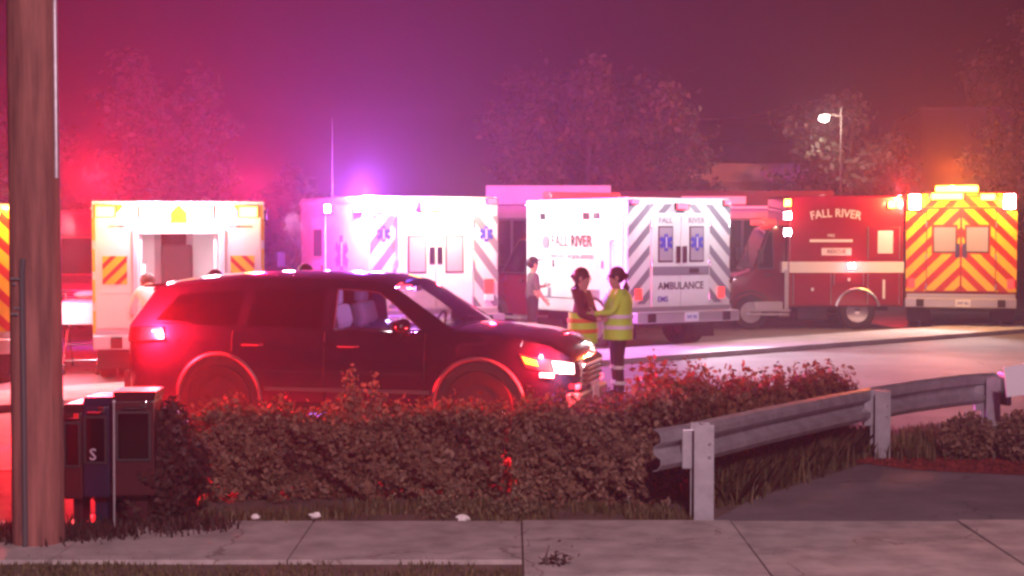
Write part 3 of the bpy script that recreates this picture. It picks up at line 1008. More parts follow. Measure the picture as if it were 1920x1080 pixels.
def ambulance(name, label, loc, heading, W=2.4, H=2.8, Lm=3.5, paint='white_paint', chev=None, side_tape=None, open_doors=False, win=(.22, .48, .43, .62), group=None, door_w=.62, door_z=(.78, 2.48), bumper='diamond_plate', glass_m='ambulance_glass'):
    t = thing(name, label, 'ambulance', loc, heading, group)
    z0 = .62
    hw = W / 2
    if open_doors:
        # hollow module: walls, roof, floor, front bulkhead, rear frame
        b = MB()
        b.box((Lm / 2, 0, H - .08), (Lm, W, .16))
        b.box((Lm / 2, 0, z0 + .06), (Lm, W, .12))
        for s in (-1, 1):
            b.box((Lm / 2, s * (hw - .05), (H + z0) / 2 - .01), (Lm - .004, .10, H - z0 - .29))
        b.box((Lm - .06, 0, (H + z0) / 2 - .01), (.112, W - .21, H - z0 - .29))
        bod = obj('module', b, paint, t, weld=False)
        fr = MB()
        for s in (-1, 1):
            fr.box((.03, s * (hw - .19), (H + z0) / 2 - .01), (.10, .38, H - z0 - .31))
        fr.box((.03, 0, H - .31), (.094, W - .77, .30))
        obj('rear_frame', fr, paint, t, weld=False)
    else:
        b = MB().box((Lm / 2, 0, (H + z0) / 2), (Lm, W, H - z0))
        bod = obj('module', b, paint, t, bevel=.05, seg=3, smooth=True)
    obj('drip_rail', MB().box((Lm / 2, 0, H - .10), (Lm + .02, W + .03, .03)), paint, t)
    # chassis, rear step bumper
    obj('chassis', MB().box((Lm / 2, 0, z0 - .10), (Lm - .2, W * .62, .2)), 'black_plastic', t)
    bp = obj('bumper', MB().box((-.14, 0, .60), (.30, W * .99, .20)), bumper, t, bevel=.025)
    kp = MB().box((-.012, 0, .735), (.05, W * .97, .11))
    obj('kick_plate', kp, 'diamond_plate', t, bevel=.01)
    pl = obj('license_plate', MB().box((-.296, -.05 if not open_doors else .3, .60), (.012, .32, .165)), 'plate_white', t, bevel=.004)
    lettering(pl, '347 82', .085, (-.304, -.05 if not open_doors else .3, .60), REAR, 'decal_blue')
    for s in (-1, 1):
        obj('bumper_pad', MB().box((-.30, s * W * .36, .60), (.05, .16, .16)), 'rubber', t, bevel=.01)
        for q in (0, .27):
            wheel(t, (1.05, s * (hw - .16 - q), .40), .40, .22, s)
        obj('fender', MB().tube([(1.05 + .5 * math.cos(a), s * (hw + .008), .42 + .5 * math.sin(a)) for a in np.linspace(.15, math.pi - .15, 14)], .03, 6), 'rubber', t)
        obj('mud_flap', MB().box((.45, s * (hw - .28), .38), (.015, .5, .42)), 'rubber', t)
    if not open_doors:
        for s in (-1, 1):
            yc = s * (door_w / 2 + .006)
            d = obj('rear_door', MB().box((-.012, yc, sum(door_z) / 2), (.04, door_w, door_z[1] - door_z[0])), paint, t, bevel=.012)
            wy, wz = s * win[0] + s * win[2] * .5 - 0, (win[1], win[3])
            wc = s * (win[0])
            wb = MB().box((-.036, s * win[0], win[1]), (.014, win[2], win[3]))
            wd = obj('window', wb, 'rubber', d, bevel=.05 if win[2] > .2 else .02, seg=3)
            wd.name = 'window'
            obj('pane', MB().box((-.046, s * win[0], win[1]), (.010, win[2] - .05, win[3] - .05)), glass_m, d, bevel=.004)
            hb = MB().box((-.05, s * .075, 1.74), (.05, .05, .22)).box((-.04, s * .075, 1.74), (.02, .10, .30))
            obj('handle', hb, 'chrome', d, weld=False)
            for z in (.95, 1.6, 2.3):
                obj('hinge', MB().tube([(-.035, s * (door_w + .012), z - .06), (-.035, s * (door_w + .012), z + .06)], .016, 6), 'steel', d)
    return t

WAM = 'white_paint'
# ---- ambulance D: white, grey chevrons on its sides, rear towards the lot
hdg = R(117)
Dl = Vector((math.cos(hdg + R(90)), math.sin(hdg + R(90)), 0))
D0 = Vector(((692 - 960) / 108.5, 27.65, 0)) - Dl * 1.25
amb = ambulance('ambulance', 'white ambulance with grey slanted bands on its closed rear, parked beside the open one', D0, hdg, W=2.5, H=2.78, win=(.36, 1.76, .36, .66), door_w=.72, door_z=(.8, 2.44), glass_m='frosted')
chevrons(amb, [(-1.24, -.76, .82, 2.44), (.76, 1.24, .82, 2.44)], -.003, 'stripe_grey', .52, .22, .18, 1.25)
chevrons(amb, [(-.75, .75, 2.47, 2.66)], -.003, 'stripe_grey', .52, .22, .18, 1.25)
for y, z in [(-1.0, 2.12), (.98, 2.12)]:
    star_emblem(amb, (-.010, y, z), .14)
for s in (-1, 1):
    obj('tail_lamp', MB().box((-.02, s * 1.05, 1.18), (.05, .17, .26)), 'lens_tail', amb, bevel=.01)
    obj('reverse_lamp', MB().box((-.02, s * 1.05, .98), (.05, .17, .12)), 'reflective_white', amb, bevel=.01)
warn_lamp(amb, (-.05, 1.05, 2.60), (.08, .34, .22), 'lens_violet')
warn_lamp(amb, (-.05, .12, 2.60), (.08, .40, .18), 'lens_amber')
warn_lamp(amb, (-.05, -1.08, 2.70), (.08, .22, .12), 'lens_red')
star_emblem(amb, (1.3, 1.256, 1.75), .34, face='left', material='stripe_grey')
obj('side_band', MB().box((Lm_ := 1.75, 1.256, 1.28), (3.4, .008, .22)), 'stripe_grey', amb)
sd = obj('side_door', MB().box((2.5, 1.258, 1.6), (.75, .02, 1.75)), WAM, amb, bevel=.008)
obj('window', MB().box((2.5, 1.272, 1.95), (.42, .012, .5)), 'ambulance_glass', sd, bevel=.004)
obj('handle', MB().box((2.22, 1.28, 1.45), (.06, .03, .18)), 'chrome', sd, bevel=.005)
warn_lamp(amb, (.4, 1.27, 2.58), (.30, .06, .16), 'lens_violet', 'scene_lamp')
warn_lamp(amb, (1.9, 1.27, 2.58), (.30, .06, .16), 'lens_violet', 'scene_lamp')
obj('antenna', MB().tube([(2.7, .9, 2.78), (2.7, .9, 2.9), (2.7, .9, 4.30)], [.012, .004, .003], 6), 'steel', amb)
cab(amb, 3.5, 2.5, WAM)
# lamps of D: violet strobe, amber flood, red corner, scene floods to both sides
light('strobe_light', amb, (-.06, 1.42, 2.86), 4000, (.42, .10, 1), .06)
light('strobe_light', amb, (.9, 1.0, 2.98), 2100, (.55, .10, 1), .06)
light('flood_light', amb, (-.70, -.1, 2.70), 330, (1, .74, .42), .1)
light('strobe_light', amb, (.2, -1.36, 2.9), 120, (1, .02, .05), .05)
light('scene_light', amb, (1.7, -1.42, 2.55), 130, (1, .93, .97), kind='AREA', aim=(.25, -1, -.42), size=.7)
for x in (1.2, 2.2):
    warn_lamp(amb, (x, -1.27, 2.58), (.34, .07, .18), 'lens_white', 'scene_lamp')
# ---- ambulance E: white, side and rear, lettering
hdg = R(122)
El = Vector((math.cos(hdg + R(90)), math.sin(hdg + R(90)), 0))
E0 = Vector(((1176 - 960) / 104., 28.85, 0)) - El * 1.2
E = ambulance('ambulance', 'white ambulance with blue emblem windows, its long lit side and rear both showing', E0, hdg, W=2.4, H=2.78, Lm=3.4, win=(.36, 1.93, .34, .66), door_w=.66, glass_m='frosted')
chevrons(E, [(-1.19, -.70, .84, 2.66), (.70, 1.19, .84, 2.66)], -.003, 'stripe_grey', .40, .17, .05, 1.0)
chevrons(E, [(-.69, .69, 2.50, 2.67)], -.003, 'stripe_grey', .40, .17, .05, 1.0)
for s in (-1, 1):
    star_emblem(E, (-.056, s * .36, 1.96), .155)
lettering(E, 'FALL', .15, (-.037, .36, 2.36), REAR, 'stripe_grey')
lettering(E, 'RIVER', .15, (-.037, -.36, 2.36), REAR, 'stripe_grey')
lettering(E, 'AMBULANCE', .19, (-.037, .0, 1.16), REAR, 'decal_black', stretch=.95)
lettering(E, 'EMS', .14, (-.037, .42, .92), REAR, 'decal_blue')
obj('rear_band', MB().box((-.036, .0, 1.44), (.008, 1.30, .16)), 'stripe_grey', E)
obj('vent', MB().box((-.043, -.30, 1.44), (.014, .22, .09)), 'decal_black', E, bevel=.003)
for s in (-1, 1):
    obj('tail_lamp', MB().box((-.02, s * .96, 1.02), (.05, .14, .2)), 'lens_tail', E, bevel=.01)
    warn_lamp(E, (-.05, s * 1.07, 2.70), (.07, .18, .1), 'lens_red')
warn_lamp(E, (-.05, 0, 2.62), (.07, .30, .12), 'lens_red')
lettering(E, 'FALL RIVER', .30, (1.78, 1.217, 1.97), LEFT, 'decal_black', stretch=.92)
cr = MB().lathe([(.001, 0), (.10, 0), (.13, .004), (.13, .008), (.001, .008)], (2.66, 1.213, 1.95), 'y', 20)
obj('crest', cr, 'stripe_grey', E)
lettering(E, 'EMERGENCY MEDICAL SERVICES', .10, (1.78, 1.217, 1.68), LEFT, 'stripe_grey')
obj('side_band', MB().box((1.7, 1.206, .98), (3.3, .008, .20)), 'stripe_grey', E)
for x, m_ in [(.95, 'decal_black'), (1.28, 'ambulance_glass'), (2.75, 'ambulance_glass')]:
    obj('scene_lamp', MB().box((x, 1.215, 2.45), (.17, .04, .13)), m_, E, bevel=.01)
for x0 in (.12, 1.75, 2.6):
    cd = obj('compartment_door', MB().box((x0 + .36, 1.207, 1.75), (.72, .014, 1.70)), WAM, E, bevel=.005)
    obj('handle', MB().box((x0 + .62, 1.225, 1.55), (.05, .03, .14)), 'chrome', cd, bevel=.005)
obj('grab_bar', MB().tube([(.42, 1.21, 1.25), (.42, 1.27, 1.28), (.42, 1.27, 1.98), (.42, 1.21, 2.0)], .018, 8), 'stripe_grey', E, smooth=True)
cab(E, 3.4, 2.4, 'maroon_paint')
warn_lamp(E, (1.0, -1.24, 2.5), (.3, .07, .16), 'lens_white', 'scene_lamp')
light('scene_light', E, (.2, -1.45, 2.3), 90, (1, .80, .90), .08)
light('rear_fill_light', E, (-.22, 0, 2.74), 1500, (1, .86, .96), .08, 'SPOT', (-1, 0, -.72), spot=74)  # added lamp without a fitting, brightens the lot behind
for y in (-.85, .85):
    light('rear_fill_light', E, (-.85, y, 2.95), 75, (1, .92, .98), .1)  # two lamps added off the rear to brighten its panels
light('strobe_light', E, (.3, 1.1, 3.0), 120, (1, .03, .05), .05)
obj('roof_light_bar', MB().box((3.2, 0, 2.87), (.3, 1.7, .14)), 'lens_tail', E, bevel=.03)
# ---- ambulance B: open doors, yellow and red tape, bright inside
hdg = R(101.5)
B0 = Vector(((336 - 960) / 130.4, 23.0, 0))
B = ambulance('ambulance', 'open ambulance with lit white interior, yellow taped edges and bright roof lamps', B0, hdg, W=2.42, H=2.60, Lm=3.6, open_doors=True)
for s in (-1, 1):
    yi = s * (1.205 - .34)
    dr = obj('rear_door', MB().box((-.075, yi, 1.58), (.05, .60, 1.60)), 'interior_white', B, bevel=.02)
    obj('inner_panel', MB().box((-.102, yi, 1.62), (.004, .48, .66)), 'interior_white', dr, bevel=.004)
    obj('latch_bar', MB().tube([(-.115, yi - s * .22, .95), (-.115, yi - s * .22, 2.2)], .012, 6), 'steel', dr)
    lettering(dr, 'OXYGEN' if s > 0 else 'NO SMOKING', .055, (-.103, yi, 2.24), REAR, 'decal_black')
    bp_ = obj('tape_patch', MB().box((-.105, yi + s * .03, 1.62), (.008, .34, .40)), 'reflective_yellow', dr)
    y0, y1 = sorted((yi + s * .03 - .17, yi + s * .03 + .17))
    chevrons(dr, [(y0, y1, 1.42, 1.82)], -.110, 'reflective_red', .22, .08, .05, 1.0)
    y0, y1 = sorted((s * 1.205, s * 1.165))
    for z in (.72, 1.16, 1.60, 2.04):
        obj('edge_tape', MB().box((-.028, s * 1.185, z + .16), (.012, .045, .32)), 'reflective_yellow', B)
    tl = obj('tail_lamp', MB().box((-.05, s * 1.03, .90), (.06, .2, .18)), 'lens_tail', B, bevel=.01)
hp = obj('header_panel', MB().box((-.028, 0, 2.42), (.012, 2.38, .28)), 'interior_white', B)
chevrons(B, [(-1.19, -.78, 2.29, 2.55), (.78, 1.19, 2.29, 2.55), (-.12, .12, 2.29, 2.55)], -.035, 'reflective_yellow', .60, .46, .30, 1.0)
for y, l_ in [(1.02, 'lens_amber'), (.40, 'lens_white'), (-.34, 'lens_white'), (-.98, 'lens_amber')]:
    warn_lamp(B, (-.07, y, 2.45), (.08, .30, .17), l_)
ins = MB().box((2.6, .80, 1.2), (1.6, .55, .9)); obj('cabinet', ins, 'interior_white', B, bevel=.02)
obj('cabinet', MB().box((2.4, .92, 2.10), (2.0, .30, .5)), 'interior_grey', B, bevel=.02)
obj('bench', MB().box((1.9, -.80, .98), (2.4, .5, .45)), 'interior_grey', B, bevel=.03)
obj('bench_back', MB().box((1.9, -1.06, 1.55), (2.4, .08, .45)), 'box_red', B, bevel=.03)
obj('attendant_seat', MB().box((2.95, .05, 1.10), (.5, .5, .2)).box((3.2, .05, 1.55), (.14, .5, .8)), 'seat_cloth', B, bevel=.04)
bh = obj('bulkhead_door', MB().box((3.468, .1, 1.65), (.02, .62, 1.5)), 'interior_grey', B)
obj('window', MB().box((3.45, .1, 1.95), (.02, .4, .5)), 'tinted_glass', bh)
for y in (.55, -.52):
    obj('grab_bar', MB().tube([(.10, y, .8), (.10, y, 2.26)], .03, 8), 'white_paint', B, smooth=True)
for x in (.8, 2.2):
    obj('ceiling_light', MB().box((x, 0, 2.43), (.7, .5, .02)), 'ceiling_lamp', B)
light('scene_light', B, (.4, 1.55, 2.3), 200, (1, .72, .85), kind='AREA', aim=(-.5, 1, -.7), size=.5)  # lamp added on this side, no fitting, to brighten the stretcher
light('scene_light', B, (.9, -1.6, 2.35), 320, (1, .35, .75), kind='AREA', aim=(-.2, -1, -.3), size=.6)  # pink lamp added to light the neighbouring ambulance's side
warn_lamp(B, (.9, -1.25, 2.4), (.3, .07, .16), 'lens_white', 'scene_lamp')  # fitting at the added pink lamp
light('cabin_light', B, (1.2, 0, 2.35), 130, (1, .78, .86), kind='AREA', aim=(-.1, 0, -1), size=1.2)
cab(B, 3.6, 2.42, WAM)
light('strobe_light', B, (1.2, 1.25, 2.94), 4700, (1, .010, .028), .08)
light('strobe_light', B, (1.6, -1.1, 2.86), 2300, (1, .015, .10), .08)
for y, c_, p_ in [(1.02, (1, .45, .06), 16), (.40, (1, .62, .76), 75), (-.34, (1, .62, .78), 75), (-.98, (1, .45, .06), 14)]:
    light('flood_light', B, (-.32, y, 2.46), p_, c_, .08)
# ---- A: chevron rear mostly behind the pole at the edge
hdg = R(107)
A = ambulance('ambulance', 'yellow and red taped ambulance rear cut off by the picture edge behind the utility pole', Vector((-8.02, 21.7, 0)), hdg, W=2.4, H=2.55, Lm=3.5, win=(.34, 1.85, .36, .5))
for s in (-1, 1):
    obj('tape_panel', MB().box((-.006, s * .93, 1.62), (.008, .52, 1.7)), 'reflective_yellow', A)
chevrons(A, [(-1.19, -.67, .8, 2.47), (.67, 1.19, .8, 2.47)], -.011, 'reflective_red', .36, .15, .1, 1.0)
warn_lamp(A, (-.05, -.9, 2.45), (.08, .3, .14), 'lens_amber')
cab(A, 3.5, 2.4, WAM)
light('flood_light', A, (-.5, -1.2, 2.62), 120, (1, .55, .10), .08)
# ---- H: rear covered in yellow and red chevrons
hdg = R(74.5)
H0 = Vector(((1802 - 960) / 86., 34.9, 0))
Hh = ambulance('ambulance', 'ambulance whose whole rear is covered in yellow and red chevrons, amber lamps on top', H0, hdg, W=2.36, H=3.02, Lm=3.6, paint='red_paint', win=(.34, 1.98, .50, .58), door_w=.72, door_z=(.84, 2.66), glass_m='frosted')
rects = [(-1.165, -.735, .84, 2.66), (.735, 1.165, .84, 2.66)]
for (a_, b_, z0_, z1_) in rects:
    obj('tape_panel', MB().box((-.006, (a_ + b_) / 2, (z0_ + z1_) / 2), (.008, b_ - a_, z1_ - z0_)), 'reflective_red', Hh)
chevrons(Hh, rects, -.011, 'reflective_yellow', .42, .22, .16, 1.0)
drects = []
for s in (-1, 1):
    for (a_, b_, z0_, z1_) in [(.02, .715, .86, 1.66), (.02, .715, 2.30, 2.64), (.62, .715, 1.66, 2.30), (.02, .075, 1.66, 2.30)]:
        drects.append((s * a_, s * b_, z0_, z1_) if s > 0 else (-b_, -a_, z0_, z1_))
chevrons(Hh, drects, -.034, 'reflective_yellow', .42, .22, .16, 1.0)
for ch in Hh.children:
    if ch.name.split('.')[0] == 'rear_door':
        ch.data.materials[0] = M['reflective_red']
obj('header_panel', MB().box((-.006, 0, 2.83), (.008, 2.3, .30)), 'reflective_yellow', Hh)
chevrons(Hh, [(-.8, .8, 2.69, 2.97)], -.011, 'reflective_red', .42, .18, .36, 1.0)
warn_lamp(Hh, (-.05, .98, 2.80), (.07, .26, .36), 'lens_white')
warn_lamp(Hh, (-.05, -1.0, 2.80), (.07, .26, .36), 'lens_white')
warn_lamp(Hh, (-.05, .30, 2.92), (.09, .78, .15), 'lens_amber')
warn_lamp(Hh, (-.05, -.55, 2.90), (.09, .34, .15), 'lens_amber')
for s in (-1, 1):
    obj('tail_lamp', MB().box((-.02, s * 1.04, 1.02), (.04, .14, .2)), 'lens_tail', Hh, bevel=.01)
obj('light_bar', MB().box((.35, .1, 3.09), (.3, .9, .13)), 'lens_amber', Hh, bevel=.03)
cab(Hh, 3.6, 2.36, 'red_paint')
light('strobe_light', Hh, (.9, .2, 3.44), 2600, (1, .13, .01), .08)
light('strobe_light', Hh, (.9, 1.3, 3.2), 1400, (1, .02, .03), .08)
for y, p_ in [(.98, 40), (-1.0, 40)]:
    light('flood_light', Hh, (-.4, y, 2.8), p_, (1, .85, .7), .06)
light('rear_fill_light', Hh, (-.25, .0, 2.75), 750, (1, .80, .88), .08, 'SPOT', (-1, .3, -.68), spot=72)  # added spot with no fitting on this rear, lights the lot
light('flood_light', Hh, (-1.6, 0, 3.25), 520, (1, .42, .08), .1)
# ---- red ambulance glimpsed between pole and open ambulance
hdg = R(276)
K = ambulance('ambulance', 'red ambulance cab glimpsed through the gap between the pole and the open ambulance', Vector((-8.95, 36.6, 0)), hdg, W=2.3, H=2.6, Lm=3.6, paint='red_paint')
cab(K, 3.6, 2.3, 'red_paint')

# ================================================================== RED RESCUE TRUCK, seen from its side
T = thing('rescue_truck', 'dark red rescue truck seen side on with a wide white stripe and arched lettering', 'rescue truck', (8.55, 36.25, 0), R(183))
W, hw = 2.2, 1.1
bx = obj('box_body', MB().box((1.28, 0, 1.72), (2.56, W, 2.44)), 'red_paint', T, bevel=.05, seg=3, smooth=True)
obj('white_stripe', MB().box((1.27, hw + .004, 1.37), (2.54, .012, .24)), 'white_paint', T)
for s in (-1, 1):
    obj('stripe_cap', MB().box((2.62, s * .8, 1.37), (.16, .56, .24)), 'white_paint', T, bevel=.01)
lettering(T, 'FALL RIVER', .25, (1.52, hw + .006, 2.55), LEFT, 'white_paint', arc=2.4, stretch=.92)
lettering(T, 'FIRE', .09, (1.62, hw + .006, 2.06), LEFT, 'white_paint')
obj('label_bar', MB().box((1.62, hw + .008, 1.95), (.95, .012, .06)), 'white_paint', T)
lb = obj('label_panel', MB().box((1.50, hw + .006, 1.71), (.66, .012, .16)), 'interior_white', T)
lettering(lb, 'RESCUE', .12, (1.50, hw + .013, 1.71), LEFT, 'maroon_paint')
for (x0, x1, z0_, z1_) in [(1.62, 2.45, .55, 1.22), (.90, 1.55, .98, 1.22), (.10, .80, .55, 1.22), (.10, .80, 1.55, 2.25)]:
    d_ = obj('compartment_door', MB().box(((x0 + x1) / 2, hw + .004, (z0_ + z1_) / 2), (x1 - x0, .02, z1_ - z0_)), 'red_paint', T, bevel=.006)
    if z0_ < 1:
        obj('handle', MB().box(((x0 + x1) / 2, hw + .03, (z0_ + z1_) / 2), (.06, .03, .42 if x1 < 1 else .07)), 'white_paint', d_, bevel=.006)
    ed = MB()
    for xx in (x0, x1):
        ed.box((xx, hw + .012, (z0_ + z1_) / 2), (.016, .012, z1_ - z0_))
    obj('trim', ed, 'steel', d_)
obj('side_window', MB().box((.42, hw + .018, 1.92), (.34, .014, .5)), 'interior_white', T, bevel=.02)
obj('corner_guard', MB().box((2.60, hw + .0, .88), (.09, .06, .86)), 'diamond_plate', T, bevel=.012)
obj('side_step', MB().box((3.0, hw - .06, .52), (.62, .24, .20)), 'diamond_plate', T, bevel=.015)
obj('running_board', MB().box((3.0, hw - .04, .34), (.9, .22, .05)), 'diamond_plate', T, bevel=.006)
obj('under_tank', MB().box((1.95, .45, .36), (.7, .8, .36)), 'black_plastic', T, bevel=.05)
obj('chassis', MB().box((1.9, 0, .46), (3.5, .9, .16)), 'black_plastic', T)
cab(T, 2.57, 2.35, 'maroon_paint', Lc=1.22, hood_z=1.20, roof_z=2.28)
for s in (-1, 1):
    wheel(T, (1.02, s * (hw - .14), .40), .40, .26, s, 'chrome')
    obj('fender', MB().tube([(1.02 + .48 * math.cos(a), s * (hw + .01), .42 + .48 * math.sin(a)) for a in np.linspace(.2, math.pi - .2, 14)], .03, 6), 'steel', T)
for x, z, l_ in [(2.60, 2.78, 'lens_amber'), (2.60, 2.50, 'lens_white'), (2.60, 2.14, 'lens_white'), (.30, 2.74, 'lens_amber')]:
    warn_lamp(T, (x, hw + .04, z), (.17, .06, .17), l_)
warn_lamp(T, (1.17, hw + .03, 1.40), (.16, .05, .13), 'lens_white', 'side_lamp')
light('marker_light', T, (1.17, hw + .25, 1.40), 9, (1, .2, .25), .04)
light('strobe_light', T, (2.66, hw + .3, 2.6), 26, (1, .5, .3), .04)
light('strobe_light', T, (.25, hw + .3, 2.80), 60, (1, .28, .15), .04)
obj('light_bar', MB().box((2.9, 0, 2.36), (.3, 1.4, .13)), 'lens_tail', T, bevel=.03)
obj('mirror_arm', MB().tube([(3.45, hw - .05, 1.5), (3.5, hw + .2, 1.7), (3.5, hw + .2, 1.95)], .02, 6), 'black_plastic', T)
# ================================================================== DARK SUV
S = thing('sport_utility_vehicle', 'dark glossy sport utility vehicle parked behind the clipped hedge', 'car', (-1.50, 17.62, 0), R(-14))
XF, XR, RW = 1.43, -1.43, .385
def interp(x, tab):
    return float(np.interp(x, [p[0] for p in tab], [p[1] for p in tab]))
Wt = [(-2.60, .72), (-2.54, .86), (-2.40, .945), (-2.1, .985), (-1.0, 1.0), (1.2, 1.0), (1.75, .985), (2.05, .945), (2.22, .86), (2.34, .72), (2.42, .50)]
Zt = [(-2.60, .98), (-2.52, 1.15), (-2.3, 1.185), (-1.2, 1.165), (.9, 1.13), (1.15, 1.145), (1.5, 1.125), (1.9, 1.075), (2.15, 1.01), (2.30, .92), (2.42, .74)]
Zb = [(-2.60, .52), (-2.45, .36), (-2.0, .28), (2.0, .27), (2.25, .33), (2.42, .46)]
def sec(z):
    return float(np.interp(z, [.26, .45, .70, .90, 1.02, 1.10, 1.20], [.955, .985, 1.0, .992, .985, .95, .91]))
def zbot(x):
    b = interp(x, Zb)
    for xw in (XF, XR):
        if abs(x - xw) < .455:
            b = max(b, .40 + math.sqrt(.455 ** 2 - (x - xw) ** 2))
    return b
def side(x, z, off=0.0):
    return interp(x, Wt) * sec(z) + off
stx = sorted(set(list(np.linspace(-2.6, 2.42, 90)) + [xw + .455 * math.cos(a) for xw in (XF, XR) for a in np.linspace(0, math.pi, 22)]))
rows = []
for x in stx:
    zb, zt = zbot(x), interp(x, Zt)
    r_ = []
    for i in range(12):
        z = zb + (zt - zb) * i / 11
        r_.append((x, -side(x, z), z))
    w_ = side(x, zt)
    for f, dz in ((.93, .018), (.8, .034), (.55, .055), (.28, .066), (0, .07)):
        r_.append((x, -w_ * f, zt + dz * (1 if x > -2.3 else .5)))
    full = r_ + [(x, -y, z) for (_, y, z) in r_[-2::-1]]
    rows.append(full)
b = MB().grid(rows)
n_ = len(rows[0])
b.f.append(tuple(range(n_)))
b.f.append(tuple((len(rows) - 1) * n_ + i for i in range(n_))[::-1])
body = obj('body', b, 'navy_paint', S, smooth=True)
obj('underbody', MB().box((0, 0, .40), (4.5, 1.45, .26)), 'black_plastic', S)
for xw in (XF, XR):
    for s in (-1, 1):
        obj('wheel_well', MB().lathe([(.45, -.22), (.45, .10), (.001, .10)] if s < 0 else [(.45, .22), (.45, -.10), (.001, -.10)], (xw, s * .75, .40), 'y', 24), 'black_plastic', S)
        wheel(S, (xw, s * .86, RW), RW, .25, s, 'black_plastic')
        pts = [(xw + .475 * math.cos(a), s * (side(xw + .475 * math.cos(a), .40 + .475 * math.sin(a)) + .004), .40 + .475 * math.sin(a)) for a in np.linspace(-.12, math.pi + .12, 26)]
        obj('arch_trim', MB().tube(pts, .024, 6), 'grey_trim', S, smooth=True)
def patch(name, xz, mtl, parent, s, off=.008, nx=8):
    """panel that follows the body side: quadrilateral given in x, z"""
    (a, b_, c, d) = [np.array(p, float) for p in xz]
    rws = []
    for i in range(nx + 1):
        u = i / nx
        rr = []
        for j in range(4):
            v = j / 3
            p = (a * (1 - u) + b_ * u) * (1 - v) + (d * (1 - u) + c * u) * v
            rr.append((p[0] + (off if p[0] > 2.1 else 0), s * side(p[0], p[1], off), p[1]))
        rws.append(rr)
    return obj(name, MB().grid(rws), mtl, parent, solid=-.012)
for s in (-1, 1):
    hl = patch('headlight', [(1.93, .80), (2.36, .70), (2.36, .84), (1.86, .935)], 'black_plastic', S, s, .006, 10)
    patch('lamp_lens', [(2.20, .745), (2.355, .72), (2.35, .825), (2.17, .865)], 'lens_headlight', hl, s, .016)
    patch('turn_signal', [(1.93, .835), (2.06, .81), (2.04, .87), (1.89, .912)], 'lens_turn', hl, s, .016)
    patch('fog_lamp', [(2.07, .70), (2.19, .69), (2.19, .735), (2.07, .745)], 'lens_headlight', S, s, .012)
    tl = patch('tail_lamp', [(-2.55, .98), (-2.06, 1.02), (-2.10, 1.14), (-2.55, 1.14)], 'box_red', S, s, .010)
    patch('tail_bulb', [(-2.22, 1.09), (-2.12, 1.09), (-2.12, 1.115), (-2.22, 1.115)], 'lens_tail', tl, s, .022)
    for xs_ in (-1.28, -.24, .86):
        patch('door_seam', [(xs_ - .006, .42 if xs_ > -1 else .9), (xs_ + .006, .42 if xs_ > -1 else .9), (xs_ + .006, 1.12), (xs_ - .006, 1.12)], 'rubber', S, s, .002, 1)
    patch('sill_trim', [(-.92, .30), (.92, .30), (.92, .37), (-.92, .37)], 'rubber', S, s, .012, 6)
    patch('side_moulding', [(-.90, .50), (.92, .50), (.92, .54), (-.90, .54)], 'grey_trim', S, s, .010, 6)
    for xh in (-1.05, .02):
        hb = MB().tube([(xh - .12, s * side(xh, .98), .985), (xh - .09, s * side(xh, .98, .045), .985), (xh + .09, s * side(xh, .98, .045), .985), (xh + .12, s * side(xh, .98), .985)], .016, 7)
        obj('door_handle', hb, 'chrome', S, smooth=True)
    mm = MB().ball((.66, s * 1.10, 1.20), (.09, .12, .085), 14, 10)
    mo = obj('mirror', mm, 'navy_paint', S, smooth=True)
    obj('bracket', MB().tube([(.64, s * .93, 1.13), (.65, s * 1.04, 1.17)], .025, 6), 'black_plastic', mo)
    obj('mirror_glass', MB().box((.575, s * 1.10, 1.20), (.02, .17, .11)), 'chrome', mo, bevel=.006)
# front fascia
gr = MB()
for i in range(5):
    gr.box((2.415, 0, .60 + i * .055), (.05, 1.0, .022))
gr.box((2.40, 0, .71), (.04, 1.04, .27))
obj('grille', gr, 'black_plastic', S)
obj('grille_bar', MB().box((2.435, 0, .79), (.03, .98, .035)), 'chrome', S, bevel=.008)
obj('front_bumper', MB().box((2.37, 0, .44), (.18, 1.50, .16)), 'grey_trim', S, bevel=.05, seg=3)
obj('license_plate', MB().box((2.47, 0, .47), (.012, .32, .16)), 'plate_white', S, bevel=.004)
for y in (-.62, .62):
    obj('marker_lamp', MB().box((2.40, y, .58), (.03, .14, .05)), 'lens_red', S, bevel=.008)
obj('rear_bumper', MB().box((-2.58, 0, .55), (.14, 1.6, .22)), 'grey_trim', S, bevel=.05, seg=3)
